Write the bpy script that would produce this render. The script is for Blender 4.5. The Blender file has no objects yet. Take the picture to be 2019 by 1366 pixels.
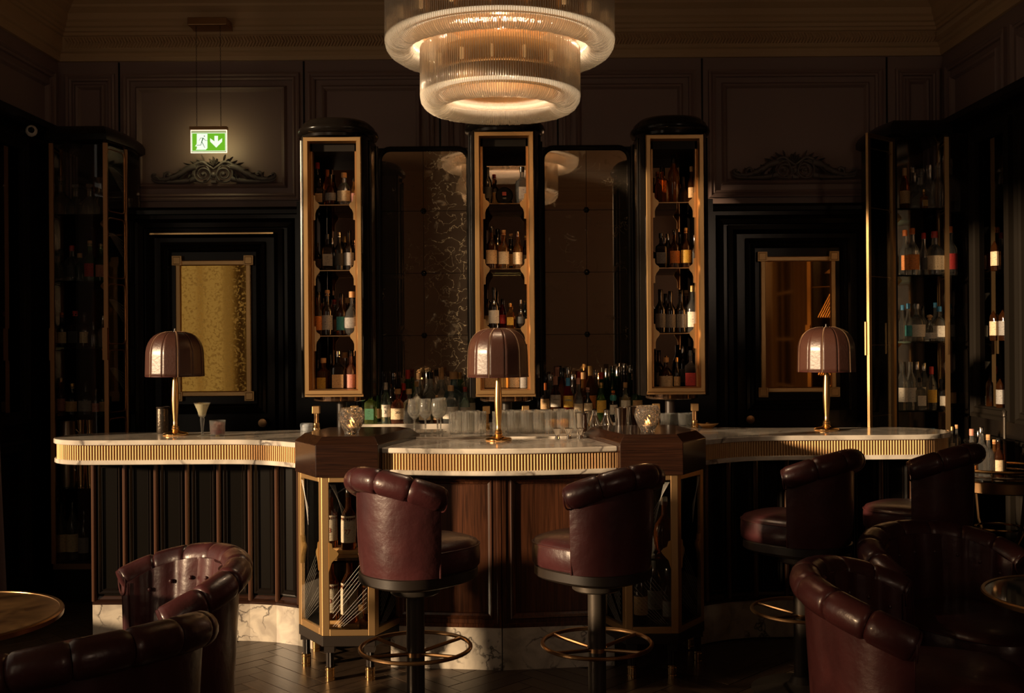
import bpy, bmesh, math, random
from mathutils import Vector, Matrix

RND = random.Random(11)
PI = math.pi
sc = bpy.context.scene
col = sc.collection

# ------------------------------------------------------------------ camera
EYE, FPX, VX, VY, ROLL = 1.6, 2100.0, 1034.0, 672.0, 0.007
cam_d = bpy.data.cameras.new('camera')
cam = bpy.data.objects.new('camera', cam_d)
col.objects.link(cam)
cam_d.sensor_width = 36.0
cam_d.lens = 36.0 * FPX / 2019.0
cam_d.shift_x = -(VX - 1009.5) / 2019.0
cam_d.shift_y = (VY - 683.0) / 2019.0
cam_d.clip_start = 0.05
cam.matrix_world = Matrix.Translation((0, 0, EYE)) @ Matrix.Rotation(PI / 2, 4, 'X') @ Matrix.Rotation(-ROLL, 4, 'Z')
cam_d.dof.use_dof = True
cam_d.dof.focus_distance = 5.3
cam_d.dof.aperture_fstop = 9.0
sc.camera = cam

# ------------------------------------------------------------------ view, world, lights
sc.view_settings.view_transform = 'Standard'
sc.view_settings.look = 'None'
sc.view_settings.gamma = 1.0
sc.view_settings.use_curve_mapping = False
sc.view_settings.exposure = 0.0
w = bpy.data.worlds.new('evening'); sc.world = w; w.use_nodes = True
w.node_tree.nodes['Background'].inputs[0].default_value = (0.75, 0.62, 0.5, 1)
w.node_tree.nodes['Background'].inputs[1].default_value = 0.25
sc.cycles.max_bounces = 10
sc.cycles.transmission_bounces = 10
sc.cycles.transparent_max_bounces = 16
sc.cycles.sample_clamp_indirect = 3.0


def area(name, loc, target, sx, sy, power, colr, spread=PI):
    d = bpy.data.lights.new(name, 'AREA'); d.shape = 'RECTANGLE'; d.size = sx; d.size_y = sy
    d.energy = power; d.color = colr; d.spread = spread
    o = bpy.data.objects.new(name, d); col.objects.link(o); o.location = loc
    o.rotation_euler = (Vector(target) - Vector(loc)).to_track_quat('-Z', 'Y').to_euler()
    return o


# the low evening sun that enters by the tall window in the left wall
sd_ = bpy.data.lights.new('evening_sun', 'SUN'); sd_.energy = 8.0; sd_.color = (1.0, 0.70, 0.42); sd_.angle = math.radians(3)
so_ = bpy.data.objects.new('evening_sun', sd_); col.objects.link(so_); so_.location = (-8, 1, 4)
SAZ, SEL = math.radians(61), math.radians(8.3)
so_.rotation_euler = Vector((math.sin(SAZ) * math.cos(SEL), math.cos(SAZ) * math.cos(SEL), -math.sin(SEL))).to_track_quat('-Z', 'Y').to_euler()
# dusk sky light in the plane of that window
area('window_sky', (-3.16, 3.95, 1.8), (0, 3.95, 1.8), 2.7, 3.0, 5, (1.0, 0.74, 0.48))
# added fill light by the left wall beside the camera
area('left_fill', (-3.05, 0.2, 2.2), (0.6, 6.0, 1.5), 1.6, 2.2, 15, (1.0, 0.76, 0.52))
# weak fill light added behind the camera
area('room_fill', (2.7, -1.2, 2.7), (-0.6, 5.5, 1.7), 0.4, 1.4, 14, (1.0, 0.70, 0.48))

_S, _C = math.sin(ROLL), math.cos(ROLL)


def P(px, py, Y):
    """world point at depth Y that a measured photo point stands for"""
    dx, dy = px - VX, py - VY
    return ((dx * _C - dy * _S) * Y / FPX, Y, EYE - (dx * _S + dy * _C) * Y / FPX)


# ------------------------------------------------------------------ materials
MATS = {}


def mat(name, base=(0.5, 0.5, 0.5), rough=0.5, metal=0.0, trans=0.0, ior=1.45, coat=0.0, emit=None, estr=0.0, spec=0.5, bump=None, ramp=None):
    if name in MATS:
        return MATS[name]
    m = bpy.data.materials.new(name); m.use_nodes = True
    nt = m.node_tree; b = nt.nodes['Principled BSDF']
    b.inputs['Base Color'].default_value = (*base, 1)
    b.inputs['Roughness'].default_value = rough
    b.inputs['Metallic'].default_value = metal
    b.inputs['Transmission Weight'].default_value = trans
    b.inputs['IOR'].default_value = ior
    b.inputs['Coat Weight'].default_value = coat
    b.inputs['Coat Roughness'].default_value = 0.12
    b.inputs['Specular IOR Level'].default_value = spec
    if emit:
        b.inputs['Emission Color'].default_value = (*emit, 1)
        b.inputs['Emission Strength'].default_value = estr
    tc = nt.nodes.new('ShaderNodeTexCoord')
    if ramp:   # (scale vector, noise scale, detail, distortion, [(pos, colour), ...])
        mp = nt.nodes.new('ShaderNodeMapping'); mp.inputs['Scale'].default_value = ramp[0]
        nz = nt.nodes.new('ShaderNodeTexNoise')
        nz.inputs['Scale'].default_value = ramp[1]; nz.inputs['Detail'].default_value = ramp[2]; nz.inputs['Distortion'].default_value = ramp[3]
        cr = nt.nodes.new('ShaderNodeValToRGB')
        nt.links.new(tc.outputs['Object'], mp.inputs['Vector']); nt.links.new(mp.outputs['Vector'], nz.inputs['Vector'])
        nt.links.new(nz.outputs['Fac'], cr.inputs['Fac'])
        els = cr.color_ramp.elements
        while len(els) < len(ramp[4]):
            els.new(0.5)
        for e, (p_, c_) in zip(els, ramp[4]):
            e.position = p_; e.color = (*c_, 1)
        nt.links.new(cr.outputs['Color'], b.inputs['Base Color'])
    if bump:   # (scale, detail, strength, distance[, stretch])
        nz = nt.nodes.new('ShaderNodeTexNoise'); nz.inputs['Scale'].default_value = bump[0]; nz.inputs['Detail'].default_value = bump[1]
        mp = nt.nodes.new('ShaderNodeMapping')
        if len(bump) > 4:
            mp.inputs['Scale'].default_value = bump[4]
        bp = nt.nodes.new('ShaderNodeBump'); bp.inputs['Strength'].default_value = bump[2]; bp.inputs['Distance'].default_value = bump[3]
        nt.links.new(tc.outputs['Object'], mp.inputs['Vector']); nt.links.new(mp.outputs['Vector'], nz.inputs['Vector'])
        nt.links.new(nz.outputs['Fac'], bp.inputs['Height']); nt.links.new(bp.outputs['Normal'], b.inputs['Normal'])
    MATS[name] = m
    return m


lacquer = mat('black_lacquer', (0.007, 0.0055, 0.0045), 0.19, coat=0.0, spec=0.24, bump=(9, 3, 0.06, 0.01, (1, 1, 0.3)))
lacquer_m = mat('black_paint', (0.010, 0.008, 0.006), 0.5, spec=0.2)
brass = mat('brass', (0.58, 0.37, 0.17), 0.42, 1.0, bump=(60, 2, 0.08, 0.002, (1, 1, 8)))
brass_p = mat('polished_brass', (0.85, 0.56, 0.26), 0.17, 1.0)
bronze = mat('aged_bronze', (0.36, 0.21, 0.10), 0.3, 1.0)
reed_m = mat('reeded_brass', (0.46, 0.28, 0.13), 0.42, 0.7)
steel = mat('polished_steel', (0.75, 0.72, 0.68), 0.12, 1.0)
leather = mat('oxblood_leather', (0.085, 0.017, 0.017), 0.35, coat=0.12, bump=(9, 7, 0.35, 0.02),
              ramp=((1, 1, 1), 5, 4, 0.6, [(0.3, (0.028, 0.0075, 0.0085)), (0.7, (0.055, 0.0145, 0.0155))]))
leather_seam = mat('seam_leather', (0.05, 0.012, 0.012), 0.4)
shade_leather = mat('shade_leather', (0.058, 0.023, 0.016), 0.38, coat=0.08, spec=0.6, bump=(70, 5, 0.35, 0.003))
stitch_m = mat('stitch_thread', (0.32, 0.20, 0.12), 0.6)
walnut = mat('dark_walnut', (0.05, 0.02, 0.01), 0.32, coat=0.15,
             ramp=((30, 30, 1.2), 3, 6, 0.8, [(0.3, (0.022, 0.008, 0.004)), (0.7, (0.085, 0.030, 0.013))]))
walnut_h = mat('dark_walnut_lying', (0.05, 0.02, 0.01), 0.24, coat=0.35,
               ramp=((1.2, 30, 40), 3, 6, 0.8, [(0.3, (0.009, 0.004, 0.003)), (0.7, (0.032, 0.012, 0.006))]))
rib_m = mat('rib_wood', (0.055, 0.022, 0.010), 0.3, coat=0.3)
ebony = mat('ebonised_wood', (0.016, 0.011, 0.008), 0.42)
pole_m = mat('patinated_steel', (0.055, 0.045, 0.035), 0.42, 0.6, bump=(40, 4, 0.2, 0.002))
wall_m = mat('mauve_paint', (0.22, 0.15, 0.132), 0.5, bump=(5, 3, 0.05, 0.01))
cornice_m = mat('ochre_plaster', (0.46, 0.31, 0.17), 0.6)
ceil_m = mat('ceiling_plaster', (0.5, 0.34, 0.2), 0.7)
orn_m = mat('ornament_paint', (0.10, 0.082, 0.075), 0.45)
cream = mat('cream_paint', (0.62, 0.50, 0.36), 0.5)
curtain_m = mat('grey_velvet', (0.16, 0.12, 0.13), 0.9, bump=(220, 2, 0.5, 0.002))
curtain2 = mat('tan_curtain', (0.42, 0.30, 0.18), 0.85)
copper = mat('copper_plate', (0.60, 0.41, 0.21), 0.3, 1.0)
paper_w = mat('paper_white', (0.60, 0.55, 0.47), 0.6, ramp=((1, 1, 4.5), 95, 1, 0, [(0.34, (0.34, 0.30, 0.25)), (0.42, (0.62, 0.57, 0.48))]))
gold_foil = mat('gold_foil', (0.58, 0.36, 0.13), 0.35, 0.8)
ink = mat('black_ink', (0.02, 0.02, 0.02), 0.6)
ink_red = mat('red_ink', (0.28, 0.03, 0.02), 0.6)
cork = mat('cork', (0.48, 0.28, 0.13), 0.8)
oak = mat('light_oak', (0.55, 0.33, 0.14), 0.5, ramp=((2, 2, 40), 3, 3, 0.3, [(0.35, (0.36, 0.20, 0.08)), (0.65, (0.62, 0.40, 0.18))]))
olive_m = mat('olive', (0.16, 0.13, 0.02), 0.3)
orange_m = mat('orange_peel', (0.85, 0.33, 0.03), 0.5, ramp=((1, 1, 1), 60, 2, 0, [(0.4, (0.75, 0.24, 0.02)), (0.6, (0.95, 0.5, 0.08))]))
flame_m = mat('flame', (1, 0.6, 0.2), 0.5, emit=(1.0, 0.42, 0.10), estr=26)
wax_m = mat('wax', (0.8, 0.6, 0.4), 0.4)
sign_w = mat('sign_white', (0.8, 0.85, 0.8), 0.5, emit=(0.93, 1.0, 0.86), estr=0.95)
sign_g = mat('sign_green', (0.1, 0.4, 0.03), 0.5, emit=(0.17, 0.52, 0.02), estr=0.85)
sign_e = mat('sign_edge', (0.8, 0.7, 0.6), 0.3, emit=(1.0, 0.82, 0.66), estr=1.3)
sign_gl = mat('sign_acrylic', (0.5, 0.5, 0.3), 0.2, emit=(0.50, 0.55, 0.24), estr=0.55)
white_pl = mat('white_plastic', (0.5, 0.47, 0.43), 0.35)
pale_blue = mat('pale_blue_enamel', (0.42, 0.47, 0.52), 0.4)
black_gl = mat('black_gloss', (0.01, 0.01, 0.01), 0.08)
etch_m = mat('etched_line', (0.55, 0.52, 0.46), 0.4)
towel_m = mat('towel', (0.2, 0.17, 0.19), 0.9)

# marble: white with a web of dark veins
def marble(name, c0, c1, vein, scale, rough=0.14):
    m = bpy.data.materials.new(name); m.use_nodes = True; nt = m.node_tree; b = nt.nodes['Principled BSDF']
    N, L = nt.nodes.new, nt.links.new
    tc = N('ShaderNodeTexCoord')
    n1 = N('ShaderNodeTexNoise'); n1.inputs['Scale'].default_value = scale * 0.9; n1.inputs['Detail'].default_value = 8
    mx = N('ShaderNodeMixRGB'); mx.blend_type = 'LINEAR_LIGHT'; mx.inputs[0].default_value = 0.22
    L(tc.outputs['Object'], n1.inputs['Vector']); L(tc.outputs['Object'], mx.inputs[1]); L(n1.outputs['Color'], mx.inputs[2])
    vo = N('ShaderNodeTexVoronoi'); vo.feature = 'DISTANCE_TO_EDGE'; vo.inputs['Scale'].default_value = scale
    L(mx.outputs[0], vo.inputs['Vector'])
    r1 = N('ShaderNodeValToRGB'); r1.color_ramp.elements[0].position = 0.0; r1.color_ramp.elements[0].color = (1, 1, 1, 1)
    r1.color_ramp.elements[1].position = 0.045; r1.color_ramp.elements[1].color = (0, 0, 0, 1)
    L(vo.outputs['Distance'], r1.inputs['Fac'])
    n2 = N('ShaderNodeTexNoise'); n2.inputs['Scale'].default_value = scale * 0.8; n2.inputs['Detail'].default_value = 3
    L(tc.outputs['Object'], n2.inputs['Vector'])
    r2 = N('ShaderNodeValToRGB'); r2.color_ramp.elements[0].position = 0.46; r2.color_ramp.elements[1].position = 0.60
    L(n2.outputs['Fac'], r2.inputs['Fac'])
    mu = N('ShaderNodeMath'); mu.operation = 'MULTIPLY'; L(r1.outputs['Color'], mu.inputs[0]); L(r2.outputs['Color'], mu.inputs[1])
    n3 = N('ShaderNodeTexNoise'); n3.inputs['Scale'].default_value = scale * 1.3; n3.inputs['Detail'].default_value = 5; n3.inputs['Distortion'].default_value = 1.5
    L(tc.outputs['Object'], n3.inputs['Vector'])
    r3 = N('ShaderNodeValToRGB'); r3.color_ramp.elements[0].position = 0.35; r3.color_ramp.elements[0].color = (*c1, 1)
    r3.color_ramp.elements[1].position = 0.6; r3.color_ramp.elements[1].color = (*c0, 1)
    L(n3.outputs['Fac'], r3.inputs['Fac'])
    m2 = N('ShaderNodeMixRGB'); L(mu.outputs[0], m2.inputs[0]); L(r3.outputs['Color'], m2.inputs[1]); m2.inputs[2].default_value = (*vein, 1)
    L(m2.outputs[0], b.inputs['Base Color']); b.inputs['Roughness'].default_value = rough
    b.inputs['Coat Weight'].default_value = 0.3
    MATS[name] = m
    return m


marble_top = marble('marble_top', (0.66, 0.61, 0.53), (0.42, 0.38, 0.33), (0.12, 0.10, 0.09), 3.2)
marble_pl = marble('marble_plinth', (0.52, 0.47, 0.39), (0.36, 0.32, 0.27), (0.045, 0.038, 0.035), 6.0, 0.3)


def glassmat(name, c, rough=0.02, trans=0.93, ior=1.45, clear=0.24, tint=None):
    """glass body mixed with a plain see-through share, so that light also passes straight on"""
    m = mat(name, c, rough, 0, trans, ior)
    nt = m.node_tree; N, L = nt.nodes.new, nt.links.new
    out = nt.nodes['Material Output']; b = nt.nodes['Principled BSDF']
    t = N('ShaderNodeBsdfTransparent'); t.inputs[0].default_value = (*(tint or c), 1)
    mx = N('ShaderNodeMixShader'); mx.inputs[0].default_value = clear
    L(b.outputs[0], mx.inputs[1]); L(t.outputs[0], mx.inputs[2]); L(mx.outputs[0], out.inputs['Surface'])
    return m


def thinglass(name, tint, rough=0.02, refl=1.0):
    """a thin pane: see-through with a mirror-like sheen at grazing angles"""
    m = bpy.data.materials.new(name); m.use_nodes = True; nt = m.node_tree; N, L = nt.nodes.new, nt.links.new
    nt.nodes.remove(nt.nodes['Principled BSDF']); out = nt.nodes['Material Output']
    t = N('ShaderNodeBsdfTransparent'); t.inputs[0].default_value = (*tint, 1)
    g = N('ShaderNodeBsdfGlossy'); g.inputs['Roughness'].default_value = rough; g.inputs['Color'].default_value = (refl, refl, refl, 1)
    f = N('ShaderNodeFresnel'); f.inputs['IOR'].default_value = 1.5
    mx = N('ShaderNodeMixShader'); L(f.outputs[0], mx.inputs[0]); L(t.outputs[0], mx.inputs[1]); L(g.outputs[0], mx.inputs[2]); L(mx.outputs[0], out.inputs['Surface'])
    MATS[name] = m
    return m


G = {
    'clear': glassmat('clear_glass', (0.97, 0.98, 0.96), 0.01, 0.955, clear=0.32),
    'aqua': glassmat('aqua_glass', (0.62, 0.80, 0.74)),
    'green': glassmat('green_glass', (0.20, 0.42, 0.14)),
    'bottle green': glassmat('bottle_green_glass', (0.08, 0.25, 0.13)),
    'light green': glassmat('light_green_glass', (0.50, 0.64, 0.24)),
    'amber': glassmat('amber_glass', (0.66, 0.30, 0.08)),
    'brown': glassmat('brown_glass', (0.30, 0.10, 0.03)),
    'pink': glassmat('pink_glass', (0.78, 0.36, 0.22)),
    'red': glassmat('red_glass', (0.55, 0.02, 0.03)),
    'dark': mat('dark_glass', (0.012, 0.009, 0.008), 0.06, coat=0.3),
    'black': mat('black_bottle', (0.008, 0.008, 0.008), 0.25),
    'blue': glassmat('pale_blue_glass', (0.45, 0.70, 0.80)),
}
pane_m = thinglass('window_pane', (0.93, 0.92, 0.89))
shelf_gl = thinglass('shelf_glass', (0.55, 0.68, 0.62))
rod_m = glassmat('chandelier_glass', (0.98, 0.95, 0.88), 0.06, 0.70, 1.5, clear=0.30)
CAPM = {'cork': cork, 'black': black_gl, 'gold': gold_foil, 'red': mat('red_cap', (0.42, 0.03, 0.02), 0.4),
        'silver': steel, 'white': white_pl, 'orange': mat('orange_cap', (0.6, 0.16, 0.03), 0.5),
        'blue': mat('blue_cap', (0.04, 0.22, 0.42), 0.4), 'green': mat('green_cap', (0.03, 0.12, 0.05), 0.4),
        'glass': G['clear'], 'pink': mat('pink_cap', (0.5, 0.22, 0.15), 0.5)}


def paper(nm, c):
    d = tuple(x * 0.5 for x in c)
    return mat('paper_' + nm, c, 0.6, ramp=((1, 1, 4.5), 95, 1, 0, [(0.36, d), (0.44, c)]))


LABM = {'white': paper_w, 'cream': paper('cream', (0.56, 0.44, 0.28)), 'tan': paper('tan', (0.42, 0.26, 0.12)),
        'gold': gold_foil, 'red': paper('red', (0.40, 0.03, 0.03)), 'orange': paper('orange', (0.60, 0.20, 0.04)),
        'teal': paper('teal', (0.04, 0.26, 0.27)), 'grey': paper('grey', (0.22, 0.21, 0.20)), 'silver': paper('silver', (0.36, 0.36, 0.36)),
        'black': paper('black', (0.03, 0.03, 0.03)), 'pink': paper('pink', (0.45, 0.20, 0.16)), 'blue': paper('blue', (0.05, 0.25, 0.45)),
        'yellow': paper('yellow', (0.60, 0.36, 0.05)), 'green': paper('green', (0.04, 0.16, 0.08))}


def mirror_mat(name, c, rough, speck, sc_=5.0, p0=0.5, r1=0.45):
    m = bpy.data.materials.new(name); m.use_nodes = True; nt = m.node_tree; b = nt.nodes['Principled BSDF']
    N, L = nt.nodes.new, nt.links.new
    tc = N('ShaderNodeTexCoord')
    n = N('ShaderNodeTexNoise'); n.inputs['Scale'].default_value = sc_; n.inputs['Detail'].default_value = 9; n.inputs['Distortion'].default_value = 0.7
    L(tc.outputs['Object'], n.inputs['Vector'])
    r = N('ShaderNodeValToRGB'); r.color_ramp.elements[0].position = p0; r.color_ramp.elements[0].color = (*c, 1)
    r.color_ramp.elements[1].position = p0 + 0.14; r.color_ramp.elements[1].color = (*speck, 1)
    L(n.outputs['Fac'], r.inputs['Fac']); L(r.outputs['Color'], b.inputs['Base Color'])
    b.inputs['Metallic'].default_value = 0.92
    r2 = N('ShaderNodeValToRGB'); r2.color_ramp.elements[0].position = p0; r2.color_ramp.elements[0].color = (rough, rough, rough, 1)
    r2.color_ramp.elements[1].position = p0 + 0.14; r2.color_ramp.elements[1].color = (r1, r1, r1, 1)
    L(n.outputs['Fac'], r2.inputs['Fac']); L(r2.outputs['Color'], b.inputs['Roughness'])
    MATS[name] = m
    return m


mirror_a = mirror_mat('antique_mirror', (0.50, 0.40, 0.31), 0.025, (0.40, 0.32, 0.22), 11, 0.60, 0.3)
def add_veins(m, scale, c, dens):
    nt = m.node_tree; b = nt.nodes['Principled BSDF']; N, L = nt.nodes.new, nt.links.new
    tc = N('ShaderNodeTexCoord'); n = N('ShaderNodeTexNoise'); n.inputs['Scale'].default_value = scale; n.inputs['Detail'].default_value = 8; n.inputs['Distortion'].default_value = 0.4
    L(tc.outputs['Object'], n.inputs['Vector'])
    r = N('ShaderNodeValToRGB'); e = r.color_ramp.elements; e[0].position = .49; e[0].color = (0, 0, 0, 1); e[1].position = .51; e[1].color = (0, 0, 0, 1)
    k = e.new(.5); k.color = (1, 1, 1, 1); L(n.outputs['Fac'], r.inputs['Fac'])
    n2 = N('ShaderNodeTexNoise'); n2.inputs['Scale'].default_value = scale * .35; n2.inputs['Detail'].default_value = 4; L(tc.outputs['Object'], n2.inputs['Vector'])
    r2 = N('ShaderNodeValToRGB'); r2.color_ramp.elements[0].position = dens; r2.color_ramp.elements[1].position = dens + .12; L(n2.outputs['Fac'], r2.inputs['Fac'])
    mu = N('ShaderNodeMath'); mu.operation = 'MULTIPLY'; L(r.outputs['Color'], mu.inputs[0]); L(r2.outputs['Color'], mu.inputs[1])
    df = N('ShaderNodeBsdfDiffuse'); df.inputs[0].default_value = (*c, 1)
    ms = N('ShaderNodeMixShader'); L(mu.outputs[0], ms.inputs[0]); L(b.outputs[0], ms.inputs[1]); L(df.outputs[0], ms.inputs[2]); L(ms.outputs[0], nt.nodes['Material Output'].inputs['Surface'])
    return m


add_veins(mirror_a, 14, (.42, .34, .22), .56)
mirror_b = add_veins(mirror_mat('foxed_mirror', (0.50, 0.40, 0.31), 0.03, (0.40, 0.32, 0.22), 11, 0.56, 0.35), 15, (.62, .50, .32), .40)
mirror_t = mat('tower_mirror', (0.42, 0.36, 0.32), 0.03, 1.0)
mirror_g = mirror_mat('gilded_mirror', (0.60, 0.38, 0.09), 0.05, (0.50, 0.30, 0.07), 55, 0.50, 0.22)
mirror_g2 = mat('gilded_mirror_smooth', (0.80, 0.42, 0.13), 0.04, 1.0)
floor_m = mat('dark_oak_floor', (0.05, 0.03, 0.02), 0.34, ramp=((2, 2, 2), 6, 6, 1.5, [(0.3, (0.020, 0.013, 0.009)), (0.7, (0.065, 0.040, 0.024))]), bump=(30, 4, 0.25, 0.002))
plank_ms = [mat('plank_%s' % n, c, 0.36, ramp=((3, 30, 1), 3, 5, 0.7, [(0.3, tuple(x * 0.55 for x in c)), (0.7, c)]), bump=(25, 4, 0.25, 0.002, (1, 6, 1)))
            for n, c in (('umber', (0.070, 0.045, 0.028)), ('sepia', (0.055, 0.034, 0.021)), ('smoke', (0.085, 0.055, 0.034)))]


# ------------------------------------------------------------------ mesh helpers
class MB:
    def __init__(s):
        s.v = []; s.f = []; s.M = None

    def add(s, vs, fs):
        n = len(s.v)
        if s.M is not None:
            vs = [tuple(s.M @ Vector(a)) for a in vs]
        s.v += [tuple(a) for a in vs]
        s.f += [tuple(i + n for i in f) for f in fs]
        return s

    def box(s, x0, x1, y0, y1, z0, z1):
        return s.add([(x0, y0, z0), (x1, y0, z0), (x1, y1, z0), (x0, y1, z0), (x0, y0, z1), (x1, y0, z1), (x1, y1, z1), (x0, y1, z1)],
                     [(0, 3, 2, 1), (4, 5, 6, 7), (0, 1, 5, 4), (1, 2, 6, 5), (2, 3, 7, 6), (3, 0, 4, 7)])

    def loft(s, polys, cap=True):
        """polys: lists of 3D points with the same count"""
        n = len(polys[0]); vs = [p for q in polys for p in q]; fs = []
        for k in range(len(polys) - 1):
            for i in range(n):
                j = (i + 1) % n
                fs.append((k * n + i, k * n + j, (k + 1) * n + j, (k + 1) * n + i))
        if cap:
            fs.append(tuple(range(n))[::-1]); fs.append(tuple((len(polys) - 1) * n + i for i in range(n)))
        return s.add(vs, fs)

    def prism(s, poly, a, b, axis='z'):
        if axis == 'z':
            return s.loft([[(x, y, a) for x, y in poly], [(x, y, b) for x, y in poly]])
        if axis == 'y':
            return s.loft([[(x, a, z) for x, z in poly], [(x, b, z) for x, z in poly]])
        return s.loft([[(a, y, z) for y, z in poly], [(b, y, z) for y, z in poly]])

    def lathe(s, prof, n=16, c=(0, 0, 0), sq=None, rad=None):
        """prof: [(r, z)]; sq: superellipse exponent for squarish bodies; rad(theta) -> factor"""
        vs = []; rows = []
        for r, z in prof:
            if r <= 1e-6:
                rows.append([len(vs)]); vs.append((c[0], c[1], c[2] + z))
            else:
                row = []
                for i in range(n):
                    t = 2 * PI * i / n
                    k = r
                    if sq:
                        k = r / (abs(math.cos(t)) ** sq + abs(math.sin(t)) ** sq) ** (1 / sq)
                    if rad:
                        k *= rad(t)
                    row.append(len(vs)); vs.append((c[0] + k * math.cos(t), c[1] + k * math.sin(t), c[2] + z))
                rows.append(row)
        fs = []
        for a, b in zip(rows, rows[1:]):
            if len(a) == 1 and len(b) == 1:
                continue
            for i in range(n):
                j = (i + 1) % n
                if len(a) == 1:
                    fs.append((a[0], b[j], b[i]))
                elif len(b) == 1:
                    fs.append((a[i], a[j], b[0]))
                else:
                    fs.append((a[i], a[j], b[j], b[i]))
        return s.add(vs, fs)

    def tube(s, pts, r, n=8, closed=False, up=(0, 0, 1)):
        pts = [Vector(p) for p in pts]; m = len(pts); vs = []; fs = []
        rr = r if isinstance(r, (list, tuple)) else [r] * m
        prev = None
        for i, p in enumerate(pts):
            a = pts[(i - 1) % m] if (closed or i > 0) else p
            b = pts[(i + 1) % m] if (closed or i < m - 1) else p
            t = (b - a)
            if t.length < 1e-9:
                t = Vector((0, 0, 1))
            t.normalize()
            if prev is None:
                u = Vector(up)
                if abs(u.dot(t)) > 0.98:
                    u = Vector((1, 0, 0))
            else:
                u = prev
            u = (u - t * u.dot(t)).normalized(); q = t.cross(u); prev = u
            for k in range(n):
                th = 2 * PI * k / n
                vs.append(tuple(p + (u * math.cos(th) + q * math.sin(th)) * rr[i]))
        for i in range(m if closed else m - 1):
            for k in range(n):
                k2 = (k + 1) % n; a = i * n; b = ((i + 1) % m) * n
                fs.append((a + k, a + k2, b + k2, b + k))
        if not closed:
            fs.append(tuple(range(n))[::-1]); fs.append(tuple((m - 1) * n + k for k in range(n)))
        return s.add(vs, fs)

    def rectframe(s, x0, x1, z0, z1, y, prof, yd=-1):
        """mitred picture-frame moulding in the XZ plane; prof [(inset, proud)] outer to inner"""
        rings = []
        for i, p in prof:
            rings.append([(x0 + i, y + yd * p, z0 + i), (x1 - i, y + yd * p, z0 + i), (x1 - i, y + yd * p, z1 - i), (x0 + i, y + yd * p, z1 - i)])
        vs = [p for q in rings for p in q]; fs = []; nr = len(rings)
        for k in range(nr - 1):
            for i in range(4):
                j = (i + 1) % 4
                fs.append((k * 4 + i, k * 4 + j, (k + 1) * 4 + j, (k + 1) * 4 + i))
        return s.add(vs, fs)

    def sweep(s, path, prof, closed=False):
        """profile (offset to the left of travel, z) along a plan path of (x, y), mitred"""
        n = len(path); m = len(prof); vs = []
        for i in range(n):
            p = Vector(path[i])
            d1 = (Vector(path[i]) - Vector(path[i - 1])).normalized() if (i > 0 or closed) else None
            d2 = (Vector(path[(i + 1) % n]) - p).normalized() if (i < n - 1 or closed) else None
            if d1 is None: d1 = d2
            if d2 is None: d2 = d1
            n1 = Vector((-d1.y, d1.x)); n2 = Vector((-d2.y, d2.x)); nn = (n1 + n2)
            nn = nn / max(nn.length_squared / 2, 0.2)
            for o, z in prof:
                q = p + nn * o; vs.append((q.x, q.y, z))
        fs = []
        for i in range(n if closed else n - 1):
            i2 = (i + 1) % n
            for k in range(m - 1):
                fs.append((i * m + k, i * m + k + 1, i2 * m + k + 1, i2 * m + k))
        return s.add(vs, fs)

    def mesh(s, name, m, smooth=35):
        me = bpy.data.meshes.new(name)
        me.from_pydata(s.v, [], s.f)
        if len(s.v) < 60000:
            bm = bmesh.new(); bm.from_mesh(me); bmesh.ops.recalc_face_normals(bm, faces=bm.faces[:]); bm.to_mesh(me); bm.free()
        me.materials.append(m)
        if smooth:
            me.shade_smooth() if hasattr(me, 'shade_smooth') else None
            try:
                me.set_sharp_from_angle(angle=math.radians(smooth))
            except Exception:
                pass
        me.update()
        return me

    def build(s, name, m, parent=None, smooth=35, bevel=0, seg=2, **kw):
        return put(name, s.mesh(name, m, smooth), parent, bevel=bevel, seg=seg, **kw)


def put(name, me, parent=None, loc=None, rot=None, bevel=0, seg=2, m=None, **kw):
    o = bpy.data.objects.new(name, me); col.objects.link(o)
    if parent is not None:
        o.parent = parent
    if loc is not None:
        o.location = loc
    if rot is not None:
        o.rotation_euler = rot
    if bevel:
        b = o.modifiers.new('soft_edge', 'BEVEL'); b.width = bevel; b.segments = seg; b.limit_method = 'ANGLE'; b.angle_limit = math.radians(40)
    for k, v in kw.items():
        o[k] = v
    return o


def thing(name, label, cat, loc=(0, 0, 0), rz=0.0, group=None):
    o = bpy.data.objects.new(name, None); col.objects.link(o)
    o.location = loc; o.rotation_euler = (0, 0, rz); o.empty_display_size = 0.05
    o['label'] = label; o['category'] = cat
    if group: o['group'] = group
    return o


def struct(name, parent=None):
    o = bpy.data.objects.new(name, None); col.objects.link(o); o['kind'] = 'structure'
    if parent: o.parent = parent
    return o


def clone(root, loc, rz, label, group=None):
    r = root.copy(); col.objects.link(r); r.location = loc; r.rotation_euler = (0, 0, rz); r['label'] = label
    if group: r['group'] = group
    for ch in list(root.children):
        c = ch.copy(); col.objects.link(c); c.parent = r
        for g in list(ch.children):
            d = g.copy(); col.objects.link(d); d.parent = c
    return r


_tx = {}


def text(s_, size, m, parent, loc, rot=(PI / 2, 0, 0), name='lettering', ext=0.0003):
    if (s_, size) not in _tx:
        cu = bpy.data.curves.new(name, 'FONT'); cu.body = s_; cu.size = size; cu.extrude = ext; cu.align_x = 'CENTER'; cu.align_y = 'CENTER'; cu.resolution_u = 3
        tmp = bpy.data.objects.new('tmp', cu)
        _tx[(s_, size)] = bpy.data.meshes.new_from_object(tmp)
        bpy.data.objects.remove(tmp); bpy.data.curves.remove(cu)
    me = _tx[(s_, size)].copy(); me.materials.clear(); me.materials.append(m)
    return put(name, me, parent, loc=loc, rot=rot)


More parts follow.
